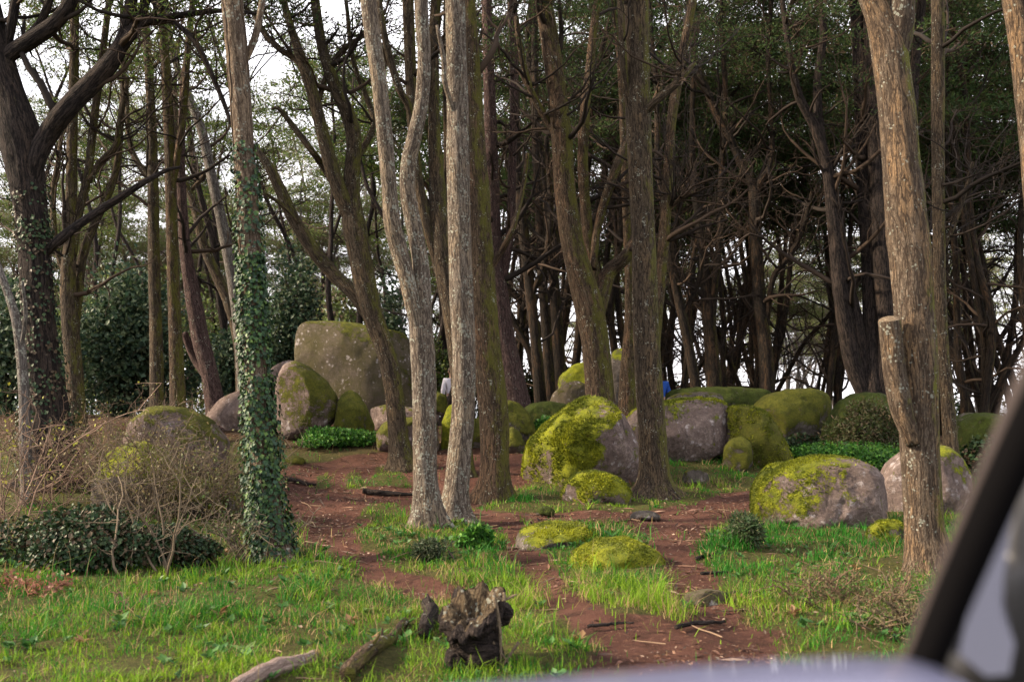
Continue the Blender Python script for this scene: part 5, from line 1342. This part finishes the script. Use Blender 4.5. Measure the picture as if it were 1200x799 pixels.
# ------------------------------------------------------------------ the car the picture is taken from: sill, window pillar, mirror
def car():
    root = thing('car', 'car seen from inside its window: blue-grey sill, dark slanting pillar and mirror', 'car', (0.3, 0.72, 0))
    paint = plain('car_paint', (0.17, 0.18, 0.29), 0.28, metallic=0.35, noise_scale=300, var=0.04, spec=0.5, coat=0.6)
    rubber = plain('black_trim', (0.002, 0.0018, 0.002), 0.9, spec=0.03)
    trim = plain('pillar_lining', (0.032, 0.024, 0.023), 0.8, spec=0.2)
    black = plain('black_plastic', (0.015, 0.015, 0.018), 0.4)
    def slab(name, top, thick, drop, mat, parent=root):
        """A rounded sill running along a polyline of top-edge points; thick = depth away from the eye, drop = height."""
        P = np.array(top); n = len(P)
        prof = []
        for a in np.linspace(0, math.pi / 2, 6): prof.append((0 - 0.025 * (1 - math.sin(a)) * -1 - 0.025, -0.025 * (1 - math.sin(a)) ))
        prof = [(-thick, -drop), (-thick, -0.03), (-thick + 0.012, -0.008), (-thick + 0.03, 0), (-0.03, 0), (-0.010, -0.008), (0, -0.03), (0, -drop)]
        V = np.array([[p + np.array([0, dy, dz]) for dy, dz in prof] for p in P]).reshape(-1, 3)
        m = len(prof)
        q = [(i * m + j, i * m + j + 1, (i + 1) * m + j + 1, (i + 1) * m + j) for i in range(n - 1) for j in range(m - 1)]
        mb = MB(); mb.add(V, q)
        return mb.build(name, mat, parent)
    Yd = 0.74
    slab('window_sill', [W(u, v - 9, Yd) for u, v in ((380, 818), (480, 806), (540, 799), (620, 791), (700, 785), (800, 777), (900, 770), (980, 766), (1040, 767), (1075, 776))], 0.16, 0.16, paint)
    def bar(name, pts, mat, d):
        P = np.array([W(u, v, d) for u, v, w in pts]); rr = np.array([w * 0.5 * px(d) for _, _, w in pts])
        Q = catmull(np.column_stack([P, rr]), 30)
        mb = MB(); tube(mb, Q[:, :3], Q[:, 3], 16)
        return mb.build(name, mat, root)
    bar('window_pillar', [(1058, 850, 46), (1088, 770, 42), (1121, 690, 44), (1158, 606, 46), (1198, 518, 48), (1248, 415, 50), (1308, 290, 52)], rubber, 0.72)
    bar('pillar_lining', [(1036, 850, 18), (1067, 770, 18), (1099, 690, 20), (1135, 606, 22), (1174, 518, 26), (1219, 415, 30), (1276, 290, 32)], trim, 0.76)
    # door mirror beyond the pillar: housing with a pale mirror glass leaning the same way
    def shell(name, uv, d, dep, mat, parent, e=0.7):
        O = np.array([W(u, v, d) for u, v in uv]); cc_ = O.mean(0)
        v, f = ICO[4]
        ph = np.arctan2(O[:, 2] - cc_[2], O[:, 0] - cc_[0]); rd = np.hypot(O[:, 0] - cc_[0], O[:, 2] - cc_[2]); o_ = np.argsort(ph)
        phi = np.arctan2(v[:, 2], v[:, 0]); m = np.hypot(v[:, 0], v[:, 2]) ** e
        rad = np.interp(phi, ph[o_], rd[o_], period=2 * math.pi)
        Pp = np.stack([rad * np.cos(phi) * m, dep * np.sign(v[:, 1]) * np.abs(v[:, 1]) ** e, rad * np.sin(phi) * m], 1) + cc_
        mb = MB(); mb.add(Pp, None, f)
        return mb.build(name, mat, parent)
    k = NT('mirror_glass'); M['mirror'] = k.out((0.12, 0.118, 0.14), rough=0.2, Metallic=1.0)
    hs = shell('mirror_housing', [(1095, 800), (1110, 740), (1150, 640), (1190, 560), (1240, 470), (1290, 480), (1290, 830), (1180, 850)], 0.95, 0.05, black, root)
    # the glass is tipped up a little and shows the open sky behind the car
    uv = [(1116, 762), (1130, 716), (1152, 664), (1178, 606), (1206, 548), (1214, 560), (1192, 620), (1176, 680), (1172, 720), (1182, 750), (1172, 784), (1145, 786)]
    O = np.array([W(u, v, 0.86) for u, v in uv]); cc_ = O.mean(0)
    O[:, 1] += (O[:, 2] - cc_[2]) * 0.22
    mb = MB(); n = len(O); bk_ = O + [0.0, 0.012, 0.0]
    mb.add(np.vstack([O, bk_, cc_]), [(j, (j + 1) % n, n + (j + 1) % n, n + j) for j in range(n)], [(j, 2 * n, (j + 1) % n) for j in range(n)])
    mg = mb.build('mirror_glass', M['mirror'], root, smooth=False)
    slab('door_panel', [W(u, v, 0.70) for u, v in ((1080, 796), (1120, 800), (1180, 790), (1260, 786))], 0.1, 0.12, black)
car()

# ------------------------------------------------------------------ grass and litter
def blades(mb, r, x, y, h, w, cols, lean=0.75):
    n = len(x)
    z = gz(x, y) - 0.015
    a = r.uniform(0, 2 * math.pi, n)
    s = np.stack([np.cos(a), np.sin(a), np.zeros(n)], 1)
    la = r.uniform(0, 2 * math.pi, n)
    ld = np.stack([np.cos(la), np.sin(la), np.zeros(n)], 1) * (np.abs(r.normal(0, lean, n)) * h)[:, None]
    b = np.stack([x, y, z], 1)
    up = np.array([0, 0, 1.0])
    m = b + ld * 0.32 + up * (h * 0.6)[:, None]
    t = b + ld * 1.0 + up * (h * 0.95)[:, None]
    sw = s * w[:, None]
    V = np.stack([b - sw, b + sw, m + sw * 0.75, m - sw * 0.75, t], 1).reshape(-1, 3)
    i = np.arange(n)[:, None] * 5
    mb.add(V, i + [[0, 1, 2, 3]], i + [[3, 2, 4]], np.repeat(cols, 5, 0))

def grass_field(r, n, x0, x1, y0, y1, hr, wr, clumpy=True):
    x = r.uniform(x0, x1, n); y = r.uniform(y0, y1, n)
    # gather part of the blades into tussocks
    tx = r.uniform(x0, x1, n // 60); ty = r.uniform(y0, y1, n // 60)
    pick = r.integers(0, len(tx), n); g = r.random(n) < 0.6
    sd_ = r.uniform(0.03, 0.10, len(tx))[pick]
    x = np.where(g, tx[pick] + r.normal(0, 1, n) * sd_, x); y = np.where(g, ty[pick] + r.normal(0, 1, n) * sd_, y)
    tall = np.where(g, (0.45 + 1.5 * r.random(len(tx)) ** 2)[pick], 0.6)
    tint = np.where(g, r.uniform(-0.25, 0.3, len(tx))[pick], 0.0)
    vis = (np.abs(x) < y * 0.545 + 0.35) & (y > 3.9)
    x, y, tall, tint = x[vis], y[vis], tall[vis], tint[vis]
    dm, fm = dirtness(x, y)
    p = np.stack([x, y, np.zeros_like(x)], 1)
    patch = fbm(p * 1.1, 61, 4)
    tuft = fbm(p * 4.2, 77, 4)
    dens = (1 - dm) ** 2 * (1 - 0.93 * fm) * sstep(0.33, 0.52, tuft * 0.6 + patch * 0.4)
    left = sstep(-1.9, -2.7, x) * sstep(7.6, 8.6, y)       # brown undergrowth at the left has little grass
    dens = dens * (1 - 0.85 * left) * (0.25 + 0.75 * sstep(0.34, 0.46, fbm(p * 2.6 + 9, 19, 4)))
    keep = r.random(len(x)) < dens + 0.006 * (1 - fm)
    x, y, patch, tuft, p, tall, tint = x[keep], y[keep], patch[keep], tuft[keep], p[keep], tall[keep], tint[keep]
    n = len(x)
    lush = 0.85 + 0.8 * np.exp(-((x - 0.75) ** 2 / 0.5 + (y - 6.4) ** 2 / 0.5)) - 0.25 * (y < 5.6)
    h = r.uniform(*hr, n) * (0.3 + 1.2 * tuft) * tall * lush * np.where(r.random(n) < 0.015, 1.9, 1)
    hp = fbm(p * 0.9, 91, 4)
    yel = sstep(0.44, 0.78, hp + tint + 0.25 * np.exp(-((x - 0.9) ** 2 + (y - 6.6) ** 2) / 1.6))
    g1 = np.array([0.022, 0.120, 0.010]); g2 = np.array([0.140, 0.235, 0.014])
    c = g1 * (1 - yel[:, None]) + g2 * yel[:, None]
    c = c * (0.6 + 0.8 * r.random((n, 1)))
    dry = r.random(n) < 0.06 + 0.24 * sstep(0.52, 0.62, fbm(p * 1.6 + 5, 44, 3)) + 0.14 * yel * (fbm(p * 2.2, 12, 3) > 0.5)
    c[dry] = np.array([0.30, 0.215, 0.10]) * (0.5 + 0.7 * r.random((dry.sum(), 1)))
    return x, y, h, r.uniform(*wr, n), c
rg = np.random.default_rng(5)
mb = MB()
blades(mb, rg, *grass_field(rg, 230000, -4.5, 4.5, 4.2, 7.6, (0.03, 0.115), (0.0016, 0.0036)))
blades(mb, rg, *grass_field(rg, 170000, -6.5, 6.5, 7.6, 11.5, (0.035, 0.12), (0.0024, 0.005)))
blades(mb, rg, *grass_field(rg, 140000, -9, 9, 11.5, 18.5, (0.035, 0.12), (0.0035, 0.007)))
mb.build('grass', M['grass'], kind='stuff', smooth=False)

# leaf litter and twigs on the trodden earth
n = 120000
x = rg.uniform(-9, 9, n); y = 4.2 + 16 * rg.random(n) ** 1.3
vis = np.abs(x) < y * 0.545 + 0.3
x, y = x[vis], y[vis]
dm, fm = dirtness(x, y)
drift = sstep(0.38, 0.62, fbm(np.stack([x, y, 0 * x], 1) * 2.3, 15, 4))
kp = rg.random(len(x)) < (0.16 + 0.84 * np.maximum(dm, fm * 0.8)) * (0.2 + 0.8 * drift)
x, y = x[kp], y[kp]; n = len(x)
P = np.stack([x, y, gz(x, y) - 0.026 * np.maximum(dm[kp], 0) + 0.008], 1)
lc = np.array([(0.15, 0.075, 0.045), (0.11, 0.055, 0.04), (0.20, 0.11, 0.07), (0.07, 0.04, 0.03), (0.27, 0.19, 0.14), (0.05, 0.03, 0.02)])
D = rg.normal(size=(n, 3)) * [1, 1, 0.25]
L = rg.uniform(0.012, 0.045, n) * (0.7 + y / 18)
L = np.where(rg.random(n) < 0.06, L * 4, L)
mb = MB()
kites(mb, P, D, np.array([0, 0, 1.0]) + rg.normal(0, 0.35, (n, 3)), L, np.minimum(L * rg.uniform(0.06, 0.35, n), 0.012), lc[rg.integers(0, 6, n)] * (0.7 + 0.6 * rg.random((n, 1))))
mb.build('leaf_litter', M['leaf'], kind='stuff', smooth=False)

# broad-leaved weeds among the grass, dry stalks and dropped twigs
wr_ = np.random.default_rng(77)
n = 900
x = wr_.uniform(-4.5, 4.5, n); y = wr_.uniform(4.4, 11, n)
dm, fm = dirtness(x, y)
kp = (np.abs(x) < y * 0.53) & (wr_.random(n) < (1 - dm) * 0.9) & (fbm(np.stack([x, y, 0 * x], 1) * 1.5, 52, 3) > 0.48)
x, y = x[kp], y[kp]; mb = MB()
for px_, py_ in zip(x, y):
    m = wr_.integers(5, 10); sc = wr_.uniform(0.03, 0.075)
    a = wr_.uniform(0, 6.28, m)
    P = np.repeat([[px_, py_, gz(px_, py_)[0] + 0.015]], m, 0) + wr_.normal(0, 0.008, (m, 3))
    D = np.stack([np.cos(a), np.sin(a), wr_.uniform(0.2, 1.0, m)], 1)
    c0 = np.array([(0.03, 0.085, 0.018), (0.05, 0.12, 0.025), (0.08, 0.13, 0.03), (0.16, 0.09, 0.04)][wr_.choice(4, p=[.4, .3, .2, .1])])
    kites(mb, P, D, np.array([[0, 0, 1.0]]) + wr_.normal(0, 0.25, (m, 3)), wr_.uniform(0.7, 1.3, m) * sc, wr_.uniform(0.25, 0.4, m) * sc, c0 * wr_.uniform(0.7, 1.3, (m, 1)))
mb.build('weeds', M['leaf'], kind='stuff', smooth=False)
mb = MB(); n = 520
x = wr_.uniform(-5.5, 5.5, n); y = 4.4 + 11 * wr_.random(n)
kp = np.abs(x) < y * 0.53
for px_, py_ in zip(x[kp], y[kp]):
    z = gz(px_, py_)[0]
    if wr_.random() < 0.4:
        if dirtness(np.array([px_]), np.array([py_]))[0][0] > 0.3: continue
        A = grow(wr_, (px_, py_, z), wr_.normal(0, 0.25, 3) + [0, 0, 1], wr_.uniform(0.15, 0.38), 5, 0.12)
        tube(mb, A, np.linspace(0.0022, 0.0012, 5), 3, np.array((0.26, 0.19, 0.10)) * wr_.uniform(0.6, 1.2), cap=False)
    else:
        a = wr_.uniform(0, 6.28); L = wr_.uniform(0.06, 0.35)
        q = np.array([[px_ + math.cos(a) * t * L, py_ + math.sin(a) * t * L, 0] for t in np.linspace(0, 1, 5)]) + wr_.normal(0, 0.006, (5, 3))
        q[:, 2] = gz(q[:, 0], q[:, 1]) - 0.012 + wr_.uniform(0, 0.015)
        tube(mb, q, np.linspace(0.006, 0.003, 5) * wr_.uniform(0.6, 1.5), 4, np.array((0.11, 0.075, 0.05)) * wr_.uniform(0.5, 1.9), cap=False)
mb.build('fallen_twigs', M['twig'], kind='stuff')
